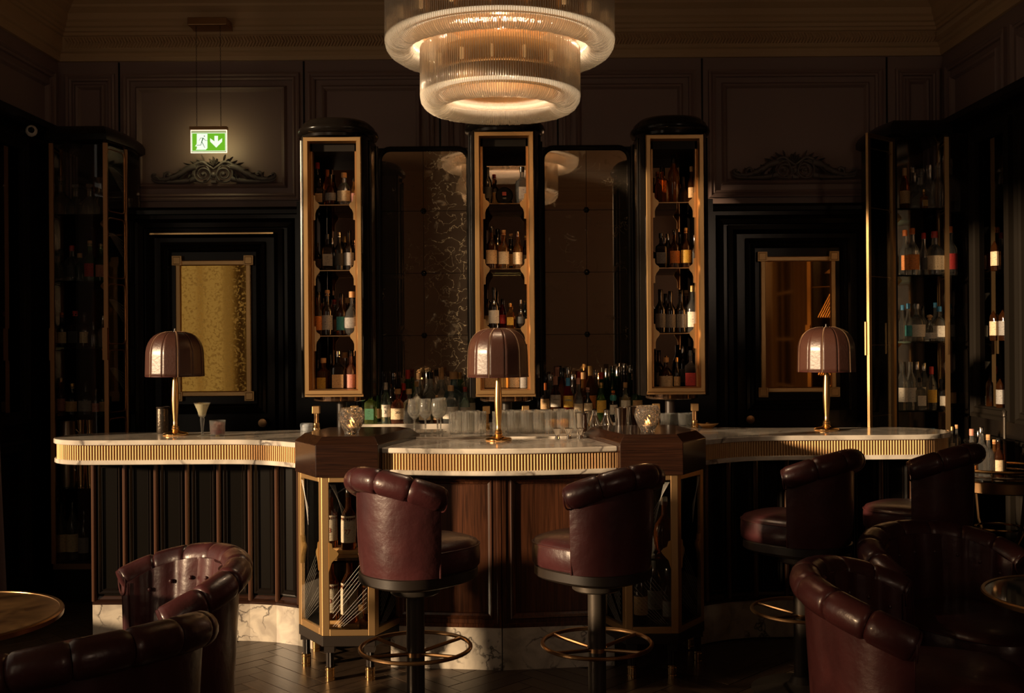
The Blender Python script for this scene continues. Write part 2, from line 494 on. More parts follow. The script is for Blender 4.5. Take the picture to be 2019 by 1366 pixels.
def catmull(pts, k=6, closed=False):
    out = []; n = len(pts)
    rng = range(n if closed else n - 1)
    for i in rng:
        g = lambda j: Vector(pts[j % n]) if closed else Vector(pts[max(0, min(n - 1, j))])
        p0, p1, p2, p3 = g(i - 1), g(i), g(i + 1), g(i + 2)
        for t in [a / k for a in range(k)]:
            out.append(tuple(0.5 * ((2 * p1) + (p2 - p0) * t + (2 * p0 - 5 * p1 + 4 * p2 - p3) * t * t + (3 * p1 - p0 - 3 * p2 + p3) * t ** 3)))
    if not closed:
        out.append(tuple(pts[-1]))
    return out


def offset(path, d):
    """shift an open plan path to the left of travel by d"""
    out = []; n = len(path)
    for i in range(n):
        a = Vector(path[max(0, i - 1)]); b = Vector(path[min(n - 1, i + 1)]); t = (b - a).normalized()
        out.append((path[i][0] - t.y * d, path[i][1] + t.x * d))
    return out


def walk(path, step):
    """evenly spaced points with tangents on a plan path"""
    out = []; acc = 0.0
    for a, b in zip(path, path[1:]):
        a = Vector(a); b = Vector(b); L = (b - a).length
        if L < 1e-9: continue
        t = (b - a) / L
        while acc <= L:
            out.append((a + t * acc, t)); acc += step
        acc -= L
    return out


ORD = ['first', 'second', 'third', 'fourth', 'fifth', 'sixth', 'seventh', 'eighth', 'ninth', 'tenth', 'eleventh', 'twelfth', 'thirteenth', 'fourteenth', 'fifteenth', 'sixteenth', 'seventeenth']
AX = -0.122      # the bar's line of symmetry
XL, XR, YB, YF, ZC = -3.14, 2.84, 7.2, -1.5, 4.0

# ================================================================== SHELL
# floor
fl = MB().box(XL - 0.15, XR + 0.15, YF - 0.1, YB + 0.2, -0.10, -0.006).build('floor', floor_m, smooth=0, kind='structure')
me_p = None
npl = 0
L_, W_ = 0.46, 0.092
pm = [MB().box(0.002, L_ - 0.002, 0.002, W_ - 0.002, -0.0055, 0.0).mesh('plank', m_, 0) for m_ in plank_ms]
ca, sa = math.cos(PI / 4), math.sin(PI / 4)
cands = []
for i in range(-40, 40):
    for j in range(-20, 20):
        # herringbone lattice
        ox = (i * W_) + j * L_ * 1.0; oy = i * W_ - j * L_ * 1.0
        for kind in (0, 1):
            if kind == 0:
                lx, ly, rz = ox, oy, 0.0
            else:
                lx, ly, rz = ox + W_ * 1.0, oy + W_ * 1.0 - 0.0, PI / 2
                lx, ly = ox + 0.0, oy + W_
                lx += W_
            gx, gy = lx * ca - ly * sa, lx * sa + ly * ca
            cx_, cy_ = -0.3 + gx, 5.0 + gy
            cands.append((cx_, cy_, rz + PI / 4))
inn = []
for cx_, cy_, rz in cands:
    mx_, my_ = cx_ + L_ / 2 * math.cos(rz), cy_ + L_ / 2 * math.sin(rz)
    if -2.85 < mx_ < 1.9 and 4.1 < my_ < 6.1:
        if my_ > 5.75 and mx_ > -2.2: continue
        if my_ > 5.3 and -1.0 < mx_: continue
        if my_ < 4.3 and abs(mx_) > 1.5: continue
        inn.append((abs(my_ - 4.9) + abs(mx_ + 0.3) * 0.3, cx_, cy_, rz))
inn.sort()
for d_, cx_, cy_, rz in inn[:300]:
    put('plank', RND.choice(pm), fl, loc=(cx_, cy_, RND.uniform(-0.0004, 0.0006)), rot=(0, 0, rz))

MB().box(XL - 0.2, XR + 0.2, YF - 0.1, YB + 0.2, ZC, ZC + 0.1).build('ceiling', ceil_m, smooth=0, kind='structure')
wb = struct('wall_back')
MB().box(XL - 0.15, XR + 0.15, YB, YB + 0.12, 0, ZC).build('wall_face', wall_m, wb, 0)
MB().box(XL - 0.15, XR + 0.15, YF - 0.12, YF, 0, ZC).build('wall_front', mat('pale_wall', (.42, .32, .25), .6), None, 0, kind='structure')

# left wall with the window opening the evening light comes through
WY0, WY1, WZ0, WZ1 = 2.15, 5.45, 0.2, 3.35
wl = struct('wall_left')
m = MB()
m.box(XL - 0.25, XL, YF, 0.95, 0, ZC); m.box(XL - 0.25, XL, 1.62, WY0, 0, ZC); m.box(XL - 0.25, XL, 0.95, 1.62, 0, WZ0); m.box(XL - 0.25, XL, 0.95, 1.62, WZ1, ZC); m.box(XL - 0.25, XL, WY1, YB, 0, ZC)  # narrow slot added out of view so sun reaches the right armchair
m.box(XL - 0.25, XL, WY0, WY1, 0, WZ0); m.box(XL - 0.25, XL, WY0, WY1, WZ1, ZC)
m.build('wall_face', wall_m, wl, 0)
dimmer = bpy.data.materials.new('sun_dimmer'); dimmer.use_nodes = True  # unseen sheet added to weaken the sun through the narrow slot
_n = dimmer.node_tree; _t = _n.nodes.new('ShaderNodeBsdfTransparent'); _t.inputs[0].default_value = (.36, .33, .30, 1)
_n.links.new(_t.outputs[0], _n.nodes['Material Output'].inputs['Surface']); _n.nodes.remove(_n.nodes['Principled BSDF'])
MB().add([(XL - .10 + .02 * math.sin(k * 1.1), .93 + .71 * k / 24, z) for z in (.15, 3.4) for k in range(25)], [(k, k + 1, k + 26, k + 25) for k in range(24)]).build(
    'sun_dimmer_sheet', dimmer, None, 60, label='thin unseen sheet added to dim sun in the slot beside the viewer', category='curtain')
wn = struct('window_1')
m = MB()
m.box(XL - 0.14, XL - 0.08, WY0, WY0 + 0.06, WZ0, WZ1); m.box(XL - 0.14, XL - 0.08, WY1 - 0.06, WY1, WZ0, WZ1)
m.box(XL - 0.14, XL - 0.08, WY0, WY1, WZ0, WZ0 + 0.06); m.box(XL - 0.14, XL - 0.08, WY0, WY1, WZ1 - 0.05, WZ1)
for u in (3.45, 4.45):
    m.box(XL - 0.14, XL - 0.09, u - 0.02, u + 0.02, WZ0, WZ1)
m.build('window_frame', cream, wn, 0)
wr = struct('wall_right')
MB().box(XR, XR + 0.15, YF, YB, 0, ZC).build('wall_face', wall_m, wr, 0)

# upper panelling: mouldings on the back wall
PROF1 = [(0, 0.0), (0, 0.022), (0.012, 0.026), (0.024, 0.014), (0.034, 0.024), (0.046, 0.018), (0.05, 0.0)]
PROF2 = [(0, 0.0), (0.004, 0.016), (0.014, 0.030), (0.026, 0.022), (0.034, 0.008), (0.04, 0.0)]


def wall_panel(parent, a, b, z0, z1, inner=0.075, M=None, y=YB):
    for nm, ins, pr in (('panel_moulding', 0.0, PROF1), ('panel_bead', inner, PROF2)):
        m = MB(); m.M = M
        m.rectframe(a + ins, b - ins, z0 + ins, z1 - ins, y, pr)
        m.build(nm, wall_m, parent, 25)


def bx_(px): return P(px, 300, YB)[0]


ZP0, ZP1 = 2.56, 3.42
for a, b, zz in ((238, 597, ZP0), (603, 862, ZP0), (1105, 1378, ZP0), (1392, 1745, ZP0), (875, 1095, ZP0)):
    wall_panel(wb, bx_(a) + 0.02, bx_(b) - 0.02, zz, ZP1, 0.085)
for a, b in ((130, 228), (1766, 1852)):
    wall_panel(wb, bx_(a), bx_(b), 2.4, ZP1, 0.065)
for a in (236, 600, 868, 1100, 1385, 1749):
    x = bx_(a); MB().box(x - 0.006, x + 0.006, YB - 0.004, YB + 0.001, 2.5, 3.5).build('panel_joint', lacquer_m, wb, 0)
# side walls: same panelling above the built-in cabinets
for s_, wall, X in ((1, wr, XR), (-1, wl, XL)):
    for y0 in (6.24, 5.28, 4.32, 3.36):
        Mx = Matrix.Translation((X, 0, 0)) @ Matrix.Rotation(-s_ * PI / 2, 4, 'Z')
        # local x runs along the wall, local -y points into the room
        a, b = (-(y0 + 0.88), -y0) if s_ > 0 else (y0, y0 + 0.88)
        a, b = min(a, b), max(a, b)
        wall_panel(wall, a, b, 2.7, ZP1, 0.085, Mx, 0.0)

# cornice around the room
CP = [(0.0, 3.505), (0.022, 3.505), (0.026, 3.52), (0.03, 3.53), (0.030, 3.555), (0.045, 3.565), (0.05, 3.575), (0.055, 3.58), (0.055, 3.66),
      (0.07, 3.665), (0.07, 3.685), (0.082, 3.69), (0.085, 3.71), (0.10, 3.72), (0.10, 3.745), (0.115, 3.76), (0.12, 3.80),
      (0.16, 3.83), (0.165, 3.845), (0.19, 3.86), (0.21, 3.90), (0.26, 3.93), (0.27, 3.96), (0.33, 3.975), (0.34, ZC)]
path = [(XL, YF), (XR, YF), (XR, YB), (XL, YB)]
MB().sweep(path, CP, True).build('trim_1', cornice_m, None, 20, kind='structure')
tr = bpy.data.objects['trim_1']
m = MB()
x = XL + 0.07
while x < XR - 0.07:
    for s_ in (-1, 1):
        z = 3.62 + s_ * 0.019
        m.add([(x, YB - 0.055, z + 0.016 * s_), (x + 0.011, YB - 0.055, z + 0.016 * s_), (x + 0.027, YB - 0.055, z - 0.018 * s_), (x + 0.016, YB - 0.055, z - 0.018 * s_),
               (x + 0.0055, YB - 0.068, z + 0.014 * s_), (x + 0.0215, YB - 0.068, z - 0.016 * s_)],
              [(0, 4, 5, 3), (4, 1, 2, 5), (0, 1, 4), (3, 5, 2)])
    x += 0.021
m.build('leaf_band', cornice_m, tr, 0, kind='stuff')
m = MB()
y = 4.6
while y < YB - 0.07:
    for s_ in (-1, 1):
        z = 3.62 + s_ * 0.019
        m.add([(XR - 0.055, y, z + 0.016 * s_), (XR - 0.055, y + 0.011, z + 0.016 * s_), (XR - 0.055, y + 0.027, z - 0.018 * s_), (XR - 0.055, y + 0.016, z - 0.018 * s_),
               (XR - 0.068, y + 0.0055, z + 0.014 * s_), (XR - 0.068, y + 0.0215, z - 0.016 * s_)],
              [(0, 4, 5, 3), (4, 1, 2, 5), (0, 1, 4), (3, 5, 2)])
    y += 0.021
m.build('leaf_band', cornice_m, tr, 0, kind='stuff')

# ------------------------------------------------------------------ doors with gilded mirrors
def door(n, px0, px1, mirror, sgn):
    """black lacquered door case; brass-framed gilded mirror in the door leaf"""
    d = struct('door_%d' % n)
    Y = 7.1
    cx = AX + sgn * 1.94
    w0, w1 = cx - 0.60, cx + 0.62
    if n == 2: w0, w1 = cx - 0.62, cx + 0.60
    MB().box(w0, w1, Y, YB, 0, 2.5).build('door_case', lacquer, d, 0)
    m = MB().rectframe(w0, w1, -0.2, 2.5, Y, [(0, 0), (0, 0.05), (0.02, 0.06), (0.045, 0.055), (0.05, 0.035), (0.075, 0.035), (0.085, 0.045), (0.10, 0.03), (0.13, 0.02), (0.135, 0.0)])
    m.build('architrave', lacquer, d, 25)
    m = MB().rectframe(w0 + 0.16, w1 - 0.16, -0.2, 2.36, Y, [(0, 0), (0, 0.03), (0.03, 0.035), (0.05, 0.01), (0.06, 0.0)])
    m.build('inner_architrave', lacquer, d, 25)
    # door leaf
    m = MB().box(cx - 0.40, cx + 0.40, Y - 0.015, Y, 0, 2.30); m.build('door_leaf', lacquer, d, 0)
    m = MB().rectframe(cx - 0.345, cx + 0.345, 1.13, 2.27, Y - 0.015, [(0, 0), (0.0, 0.03), (0.018, 0.036), (0.03, 0.02), (0.045, 0.028), (0.06, 0.012), (0.065, 0.0)])
    m.build('leaf_moulding', lacquer, d, 25)
    fx0, fx1, fz0, fz1 = cx - 0.25, cx + 0.25, 1.245, 2.15
    m = MB()
    m.rectframe(fx0, fx1, fz0, fz1, Y - 0.015, [(0, 0), (0, 0.022), (0.006, 0.026), (0.03, 0.026), (0.036, 0.01), (0.036, 0.0)])
    m.build('brass_frame', brass, d, 20)
    for sx in (fx0 - 0.02, fx1 - 0.045):
        for sz in (fz0 - 0.03, fz1 - 0.035):
            m = MB().box(sx, sx + 0.065, Y - 0.05, Y - 0.015, sz, sz + 0.065)
            m.rectframe(sx + 0.008, sx + 0.057, sz + 0.008, sz + 0.057, Y - 0.05, [(0, 0), (0.002, 0.003), (0.004, 0)])
            m.build('corner_block', brass, d, 0, bevel=0.002)
    MB().box(fx0 + 0.03, fx1 - 0.03, Y - 0.024, Y - 0.016, fz0 + 0.03, fz1 - 0.03).build('gilded_mirror', mirror, d, 0)
    k = MB().lathe([(0, 0), (0.016, 0), (0.016, 0.02), (0.03, 0.03), (0.034, 0.045), (0.028, 0.06), (0, 0.064)], 16)
    k.build('door_knob', bronze, d, loc=(cx + 0.33 * sgn * -1, Y - 0.015, 1.07), rot=(PI / 2, 0, 0))
    if n == 1:
        MB().box(cx - 0.42, cx + 0.40, Y - 0.036, Y - 0.028, 2.322, 2.332).build('bright_strip', brass_p, d, 0)  # thin bright line over the first door leaf
    return d


door(1, 345, 510, mirror_g, -1)
door(2, 1490, 1655, mirror_g2, 1)
# lacquered dado to both sides of the door cases
for a, b in ((XL, AX - 1.94 - 0.60), (AX + 1.94 + 0.60, XR)):
    MB().box(a, b, 7.14, YB, 0, 2.5).build('dark_panel', lacquer, wb, 0)
# the black back-bar case that carries the mirrors and towers
case = struct('trim_2')
MB().box(AX - 1.36, AX + 1.36, 6.96, YB, 0, 2.52).build('back_case', lacquer, case, 0)

# antique mirror tiles in a black frame
mz = [1.10, 1.235, 1.64, 2.044, 2.448, 2.852]


def mirror_bay(x0, x1, xm, side, lab):
    t = thing('wall_mirror', lab, 'mirror', (0, 0, 0))
    MB().box(x0 - 0.03, x1 + 0.03, 6.93, 6.96, 1.1, 2.86).build('backing', lacquer_m, t, 0)
    for a, b in ((x0, xm), (xm, x1)):
        for z0, z1 in zip(mz, mz[1:]):
            MB().box(a + 0.0015, b - 0.0015, 6.92 + RND.uniform(0, 0.0005), 6.93, z0 + 0.0015, z1 - 0.0015).build('mirror_tile', mirror_b if (side == 0 and a == xm) else mirror_a, t, 0)
    for z in mz[2:-1]:
        MB().lathe([(0.019, 0), (0.019, 0.006), (0.012, 0.012), (0, 0.014)], 12, rad=lambda q: 1 + 0.08 * math.cos(6 * q)).build('stud', black_gl, t, loc=(xm, 6.92, z), rot=(PI / 2, 0, 0))
    # frame with rounded top corners
    r = 0.075; pts = [(x0, 1.1), (x0, 2.852 - r)] + [(x0 + r - r * math.cos(a), 2.852 - r + r * math.sin(a)) for a in [PI / 2 * k / 6 for k in range(1, 7)]]
    pts += [(x1 - r + r * math.sin(a), 2.852 - r + r * math.cos(a)) for a in [PI / 2 * k / 6 for k in range(0, 7)]] + [(x1, 1.1)]
    m = MB().tube([(a, 6.915, b) for a, b in pts], 0.017, 8, up=(0, 1, 0)); m.build('frame', lacquer, t)
    for s_, cxx in ((0, x0), (1, x1)):
        k = -1 if s_ else 1
        poly = [(cxx, 2.855), (cxx + k * r, 2.855)] + [(cxx + k * (r - r * math.sin(a)), 2.855 - r + r * math.cos(a)) for a in [PI / 2 * q / 5 for q in range(0, 6)]]
        MB().prism(poly, 6.912, 6.925, 'y').build('corner_fillet', lacquer, t, 0)
    return t


mirror_bay(P(748, 500, 6.9)[0], P(925, 500, 6.9)[0], P(835, 500, 6.9)[0], 0, 'foxed dark mirror of square tiles between the left and middle bottle towers')
mirror_bay(P(1070, 500, 6.9)[0], P(1243, 500, 6.9)[0], P(1157, 500, 6.9)[0], 1, 'foxed dark mirror of square tiles between the middle and right bottle towers')

# ------------------------------------------------------------------ built-in cabinets on the side walls
def side_cabinet(sgn, X, lab):
    t = thing('wall_cabinet', lab, 'cabinet', (0, 0, 0))
    xf = X - sgn * 0.10
    a, b = (xf, X) if sgn > 0 else (X, xf)
    y0 = 5.95 if sgn < 0 else 4.1
    MB().box(a + (0.07 if sgn > 0 else 0), b - (0 if sgn > 0 else 0.07), y0, 7.0, 0, 2.94).build('carcass', lacquer, t, 0)
    m = MB().sweep([(X, y0), (X, 6.98)] if sgn > 0 else [(X, 6.98), (X, y0)], [(0, 2.94), (0.115, 2.94), (0.12, 2.96), (0.13, 2.97), (0.13, 3.01), (0.0, 3.015)])
    m.build('cap_moulding', lacquer, t, 20)
    Mx = Matrix.Translation((xf, 0, 0)) @ Matrix.Rotation(-sgn * PI / 2, 4, 'Z')
    for (ya, yb) in (((6.02, 6.56),) if sgn < 0 else ((6.02, 6.56), (5.42, 5.96))):
        lo, hi = ((-yb, -ya) if sgn > 0 else (ya, yb))
        for z0, z1 in ((1.12, 2.86), (0.12, 1.02)):
            m = MB(); m.M = Mx
            m.rectframe(lo, hi, z0, z1, 0.03, [(0, 0), (0, 0.03), (0.02, 0.036), (0.03, 0.02), (0.055, 0.02), (0.06, 0.03), (0.07, 0.02), (0.075, -0.02)])
            m.build('door_frame', mat('dull_ebony', (.009, .007, .005), .7, spec=.06), t, 20)
        m = MB(); m.M = Mx; m.box(lo + 0.07, hi - 0.07, 0.035, 0.04, 1.18, 2.80); m.build('glass_pane', thinglass('smoked_glass', (0.13, 0.09, 0.06)), t, 0)
        for z in (1.58, 1.99, 2.41):
            m = MB(); m.M = Mx; m.box(lo + 0.05, hi - 0.05, 0.045, 0.07, z - 0.01, z); m.build('shelf', walnut, t, 0)
    return t


side_cabinet(1, XR, 'dark glazed wall cabinet behind the brass drinks trolley')
side_cabinet(-1, XL, 'dark wall cabinet beside the tall corner bottle case')

# round security camera on the left wall
t = thing('security_camera', 'small white ball security camera high on the dark left wall', 'camera', P(62, 258, 6.45))
MB().lathe([(0, -0.034), (0.018, -0.03), (0.031, -0.015), (0.034, 0), (0.031, 0.016), (0.018, 0.03), (0, 0.034)], 20).build('housing', white_pl, t, rot=(0.4, 0.5, 0))
MB().lathe([(0, 0), (0.019, 0.0), (0.016, 0.012), (0, 0.014)], 16).build('lens', black_gl, t, loc=(0.012, -0.026, 0.0), rot=(PI / 2 + 0.1, 0.35, 0))
MB().lathe([(0, 0), (0.02, 0), (0.02, 0.01), (0.008, 0.015), (0.008, 0.06), (0, 0.06)], 14).build('wall_mount', lacquer_m, t, loc=(-0.075, 0.03, 0), rot=(0, PI / 2, 0))

# curtain at the far side of the window
m = MB(); pts = []
for k in range(33):
    u = k / 32
    pts.append((0.028 * math.sin(u * 5 * 2 * PI), u * 0.42))
for z, s_ in ((0.02, 1.12), (0.8, 1.05), (2.6, 0.9)):
    pass
rows = [[(XL + 0.20 + a * s_ * 1.2 + sh, 5.50 + b * 1.0, z) for a, b in pts] for z, s_, sh in ((0.015, 1.25, 0.05), (0.9, 1.05, 0.02), (1.8, 0.9, 0.0), (2.62, 0.7, -0.01))]
n = len(pts); vs = [p for r_ in rows for p in r_]
fs = [(k * n + i, k * n + i + 1, (k + 1) * n + i + 1, (k + 1) * n + i) for k in range(3) for i in range(n - 1)]
m.add(vs, fs)
o = m.build('curtain', curtain_m, None, 60, label='grey velvet curtain hanging at the picture edge by the wall', category='curtain')
sd = o.modifiers.new('thick', 'SOLIDIFY'); sd.thickness = 0.004

# window and curtain on the right wall, seen in the right gilded mirror
wn2 = struct('window_2')
Mx = Matrix.Translation((XR, 0, 0)) @ Matrix.Rotation(-PI / 2, 4, 'Z')
m = MB(); m.M = Mx
m.rectframe(-3.35, -2.15, 0.5, 2.7, 0.0, [(0, 0), (0, 0.05), (0.02, 0.06), (0.08, 0.06), (0.09, 0.03), (0.12, 0.03), (0.125, 0.0)]); m.build('window_frame', cream, wn2, 0)
m = MB(); m.M = Mx
for u in (-2.95, -2.55): m.box(u - 0.015, u + 0.015, -0.03, 0, 0.6, 2.6)
for z in (1.1, 1.6, 2.1): m.box(-3.25, -2.25, -0.03, 0, z - 0.015, z + 0.015)
m.build('glazing_bar', cream, wn2, 0)
m = MB(); m.M = Mx; m.box(-3.25, -2.25, -0.006, 0, 0.6, 2.6); m.build('window_pane', black_gl, wn2, 0)
rows = [[(XR - 0.12 + 0.025 * math.sin(k * 0.9), 3.4 + k * 0.024, z) for k in range(26)] for z in (0.02, 1.4, 2.8)]
vs = [p for r_ in rows for p in r_]; fs = [(k * 26 + i, k * 26 + i + 1, (k + 1) * 26 + i + 1, (k + 1) * 26 + i) for k in range(2) for i in range(25)]
o = MB().add(vs, fs).build('curtain', curtain2, None, 60, label='tan curtain beside the right wall window, seen in the gilded mirror', category='curtain')
sd = o.modifiers.new('thick', 'SOLIDIFY'); sd.thickness = 0.004

# ================================================================== BAR COUNTER
SLAB_T, SLAB_B = 1.10, 1.074
BAND_B, LOW_B = 0.996, 0.972


def counter_slab(poly, z0, z1, name, parent):
    return MB().prism(poly, z0, z1).build(name, marble_top, parent, 50, bevel=0.007, seg=3)


def reeds(path, parent, z0=BAND_B, z1=SLAB_B, step=0.0146, r=0.0074):
    m = MB()
    for p, t in walk(path, step):
        nn = Vector((t.y, -t.x))
        vs = []
        for k in range(6):
            th = -PI / 2 + PI * k / 5
            q = p + nn * (r * math.cos(th)) + t * (r * math.sin(th))
            vs.append((q.x, q.y, z0)); vs.append((q.x, q.y, z1))
        m.add(vs, [(2 * k, 2 * k + 2, 2 * k + 3, 2 * k + 1) for k in range(5)])
    return m.build('reeding', reed_m, parent, 50, kind='stuff', label='vertical brass reeding')


# --- centre section (path runs left to right; outside is to the right of travel = towards camera)
bar = thing('bar_counter', 'middle section of the marble topped bar with gilded reeded band', 'bar', (0, 0, 0))
fr = catmull([(-0.682, 5.036), (-0.60, 5.015), (-0.36, 4.965), (-0.12, 4.945), (0.12, 4.965), (0.36, 5.015), (0.438, 5.036)], 5)
back_c = [(0.322, 5.48), (-0.566, 5.48)]
counter_slab(fr + back_c, SLAB_B, SLAB_T, 'marble_top', bar)
inn_ = offset(fr, 0.022)
MB().prism(inn_ + [(0.33, 5.44), (-0.574, 5.44)], BAND_B, SLAB_B).build('band_core', brass, bar, 50)
reeds(inn_, bar)
low = offset(fr, 0.004)
counter_slab(low + back_c, LOW_B, BAND_B, 'marble_rail', bar)
# body: two shallow facets with framed panels
ridge = (-0.118, 5.20); lft = (-0.665, 5.262); rgt = (0.43, 5.262)
MB().prism([lft, ridge, rgt, (0.43, 5.46), (-0.665, 5.46)], 0.2, LOW_B).build('bar_body', walnut, bar, 0)
for (a, b) in ((lft, ridge), (ridge, rgt)):
    A, B = Vector(a), Vector(b); L = (B - A).length; ang = math.atan2((B - A).y, (B - A).x)
    Mx = Matrix.Translation((A.x, A.y, 0)) @ Matrix.Rotation(ang, 4, 'Z')
    m = MB(); m.M = Mx
    m.rectframe(0.0, L, 0.204, LOW_B - 0.002, 0.0, [(0, 0), (0, 0.022), (0.018, 0.024), (0.022, 0.018), (0.040, 0.018), (0.046, 0.024), (0.056, 0.012), (0.066, 0.008), (0.07, 0.0)])
    m.build('panel_frame', walnut, bar, 20)
    m = MB(); m.M = Mx; m.box(0.07, L - 0.07, -0.003, 0.002, 0.275, LOW_B - 0.075); m.build('wood_panel', walnut, bar, 0)
    m = MB(); m.M = Mx; m.box(0.0, L, -0.024, 0.05, 0.0, 0.204); m.build('plinth_slab', marble_pl, bar, 0)


# --- curved wings
def wing(sgn, label):
    f = lambda p: (p[0], p[1]) if sgn < 0 else (2 * AX - p[0], p[1])
    t = thing('bar_counter', label, 'bar', (0, 0, 0), 0, 'bar wings')
    front = [(-1.128, 5.305), (-1.17, 5.34), (-1.27, 5.42), (-1.40, 5.487), (-1.55, 5.512), (-1.8, 5.516), (-2.1, 5.516), (-2.27, 5.52)]
    front = catmull(front, 5)
    arc = [(-2.27 - 0.262 * math.sin(a), 5.766 - 0.246 * math.cos(a)) for a in [PI * k / 14 for k in range(1, 15)]]
    outline = front + arc
    back_ = [(-1.9, 6.012), (-1.6, 6.015), (-1.36, 6.09), (-1.06, 6.11), (-1.058, 5.67)]
    P_ = [f(p) for p in outline + back_]
    counter_slab(P_, SLAB_B, SLAB_T, 'marble_top', t)
    ino = offset(outline[::-1], 0.0)
    inner = offset(outline, -0.022)        # path runs right to left, so inside is to the right
    MB().prism([f(p) for p in inner + [(-1.9, 5.99), (-1.6, 5.99), (-1.36, 6.06), (-1.08, 6.08), (-1.08, 5.67)]], BAND_B, SLAB_B).build('band_core', brass, t, 50)
    pth = [f(p) for p in inner]
    if sgn < 0:
        pth = pth[::-1]
    reeds(pth, t)
    counter_slab([f(p) for p in offset(outline, -0.004) + back_], LOW_B, BAND_B, 'marble_rail', t)
    # body: bays of lacquered panels between brown ribs, on a marble plinth
    xs = [-2.325, -2.157, -1.989, -1.82, -1.651, -1.482, -1.33, -1.20, -1.10]
    ys = [5.735, 5.735, 5.735, 5.735, 5.735, 5.732, 5.70, 5.635, 5.56]
    pts = list(zip(xs, ys))
    MB().prism([f(p) for p in [(x, y + 0.03) for x, y in pts] + [(-1.10, 5.96), (-2.30, 5.96)]], 0.2, LOW_B).build('bar_body', lacquer_m, t, 0)
    MB().box(*sorted((f((-2.33, 0))[0], f((-2.315, 0))[0])), 5.735, 5.98, 0.2, LOW_B).build('end_panel', lacquer, t, 0)
    for i, p in enumerate(pts):
        q = f(p)
        MB().tube([(q[0], q[1], 0.215), (q[0], q[1], LOW_B)], 0.0135, 10).build('rib', rib_m, t)
        if i < len(pts) - 1:
            a, b = (f(pts[i]), f(pts[i + 1]))
            if sgn > 0: a, b = b, a
            A, B = Vector(a), Vector(b); L = (B - A).length; ang = math.atan2((B - A).y, (B - A).x)
            Mx = Matrix.Translation((A.x, A.y, 0)) @ Matrix.Rotation(ang, 4, 'Z')
            m = MB(); m.M = Mx; m.box(0.005, L - 0.005, 0.012, 0.03, 0.2, LOW_B); m.build('panel', mat('panel_black', (.006, .005, .004), .28, spec=.10), t, 0)
            m = MB(); m.M = Mx
            m.rectframe(0.018, L - 0.018, 0.25, LOW_B - 0.012, 0.012, [(0, 0), (0.003, 0.012), (0.010, 0.016), (0.020, 0.006), (0.026, 0.009), (0.031, 0.0)])
            m.build('panel_bead', mat('bead_black', (.008, .006, .005), .25, spec=.2), t, 20)
            m = MB(); m.M = Mx
            m.add([(-0.004, -0.018, 0.2), (L + 0.004, -0.018, 0.2), (L + 0.004, -0.018, 0.212), (-0.004, -0.018, 0.212), (L, 0.0, 0.225), (0, 0.0, 0.225), (L, 0.014, 0.245), (0, 0.014, 0.245)],
                  [(0, 1, 2, 3), (3, 2, 4, 5), (5, 4, 6, 7)])
            m.build('base_moulding', walnut_h, t, 0)
            m = MB(); m.M = Mx; m.box(-0.002, L + 0.002, -0.012, 0.05, 0.0, 0.2); m.build('plinth_slab', marble_pl, t, 0)
    MB().box(*sorted((f((-2.335, 0))[0], f((-2.31, 0))[0])), 5.735, 5.98, 0.0, 0.2).build('plinth_end', marble_pl, t, 0)
    return t


wing(-1, 'left wing of the marble bar, its rounded end beside the corner bottle case')
wing(1, 'right wing of the marble bar, shaded, behind the far bar stools')


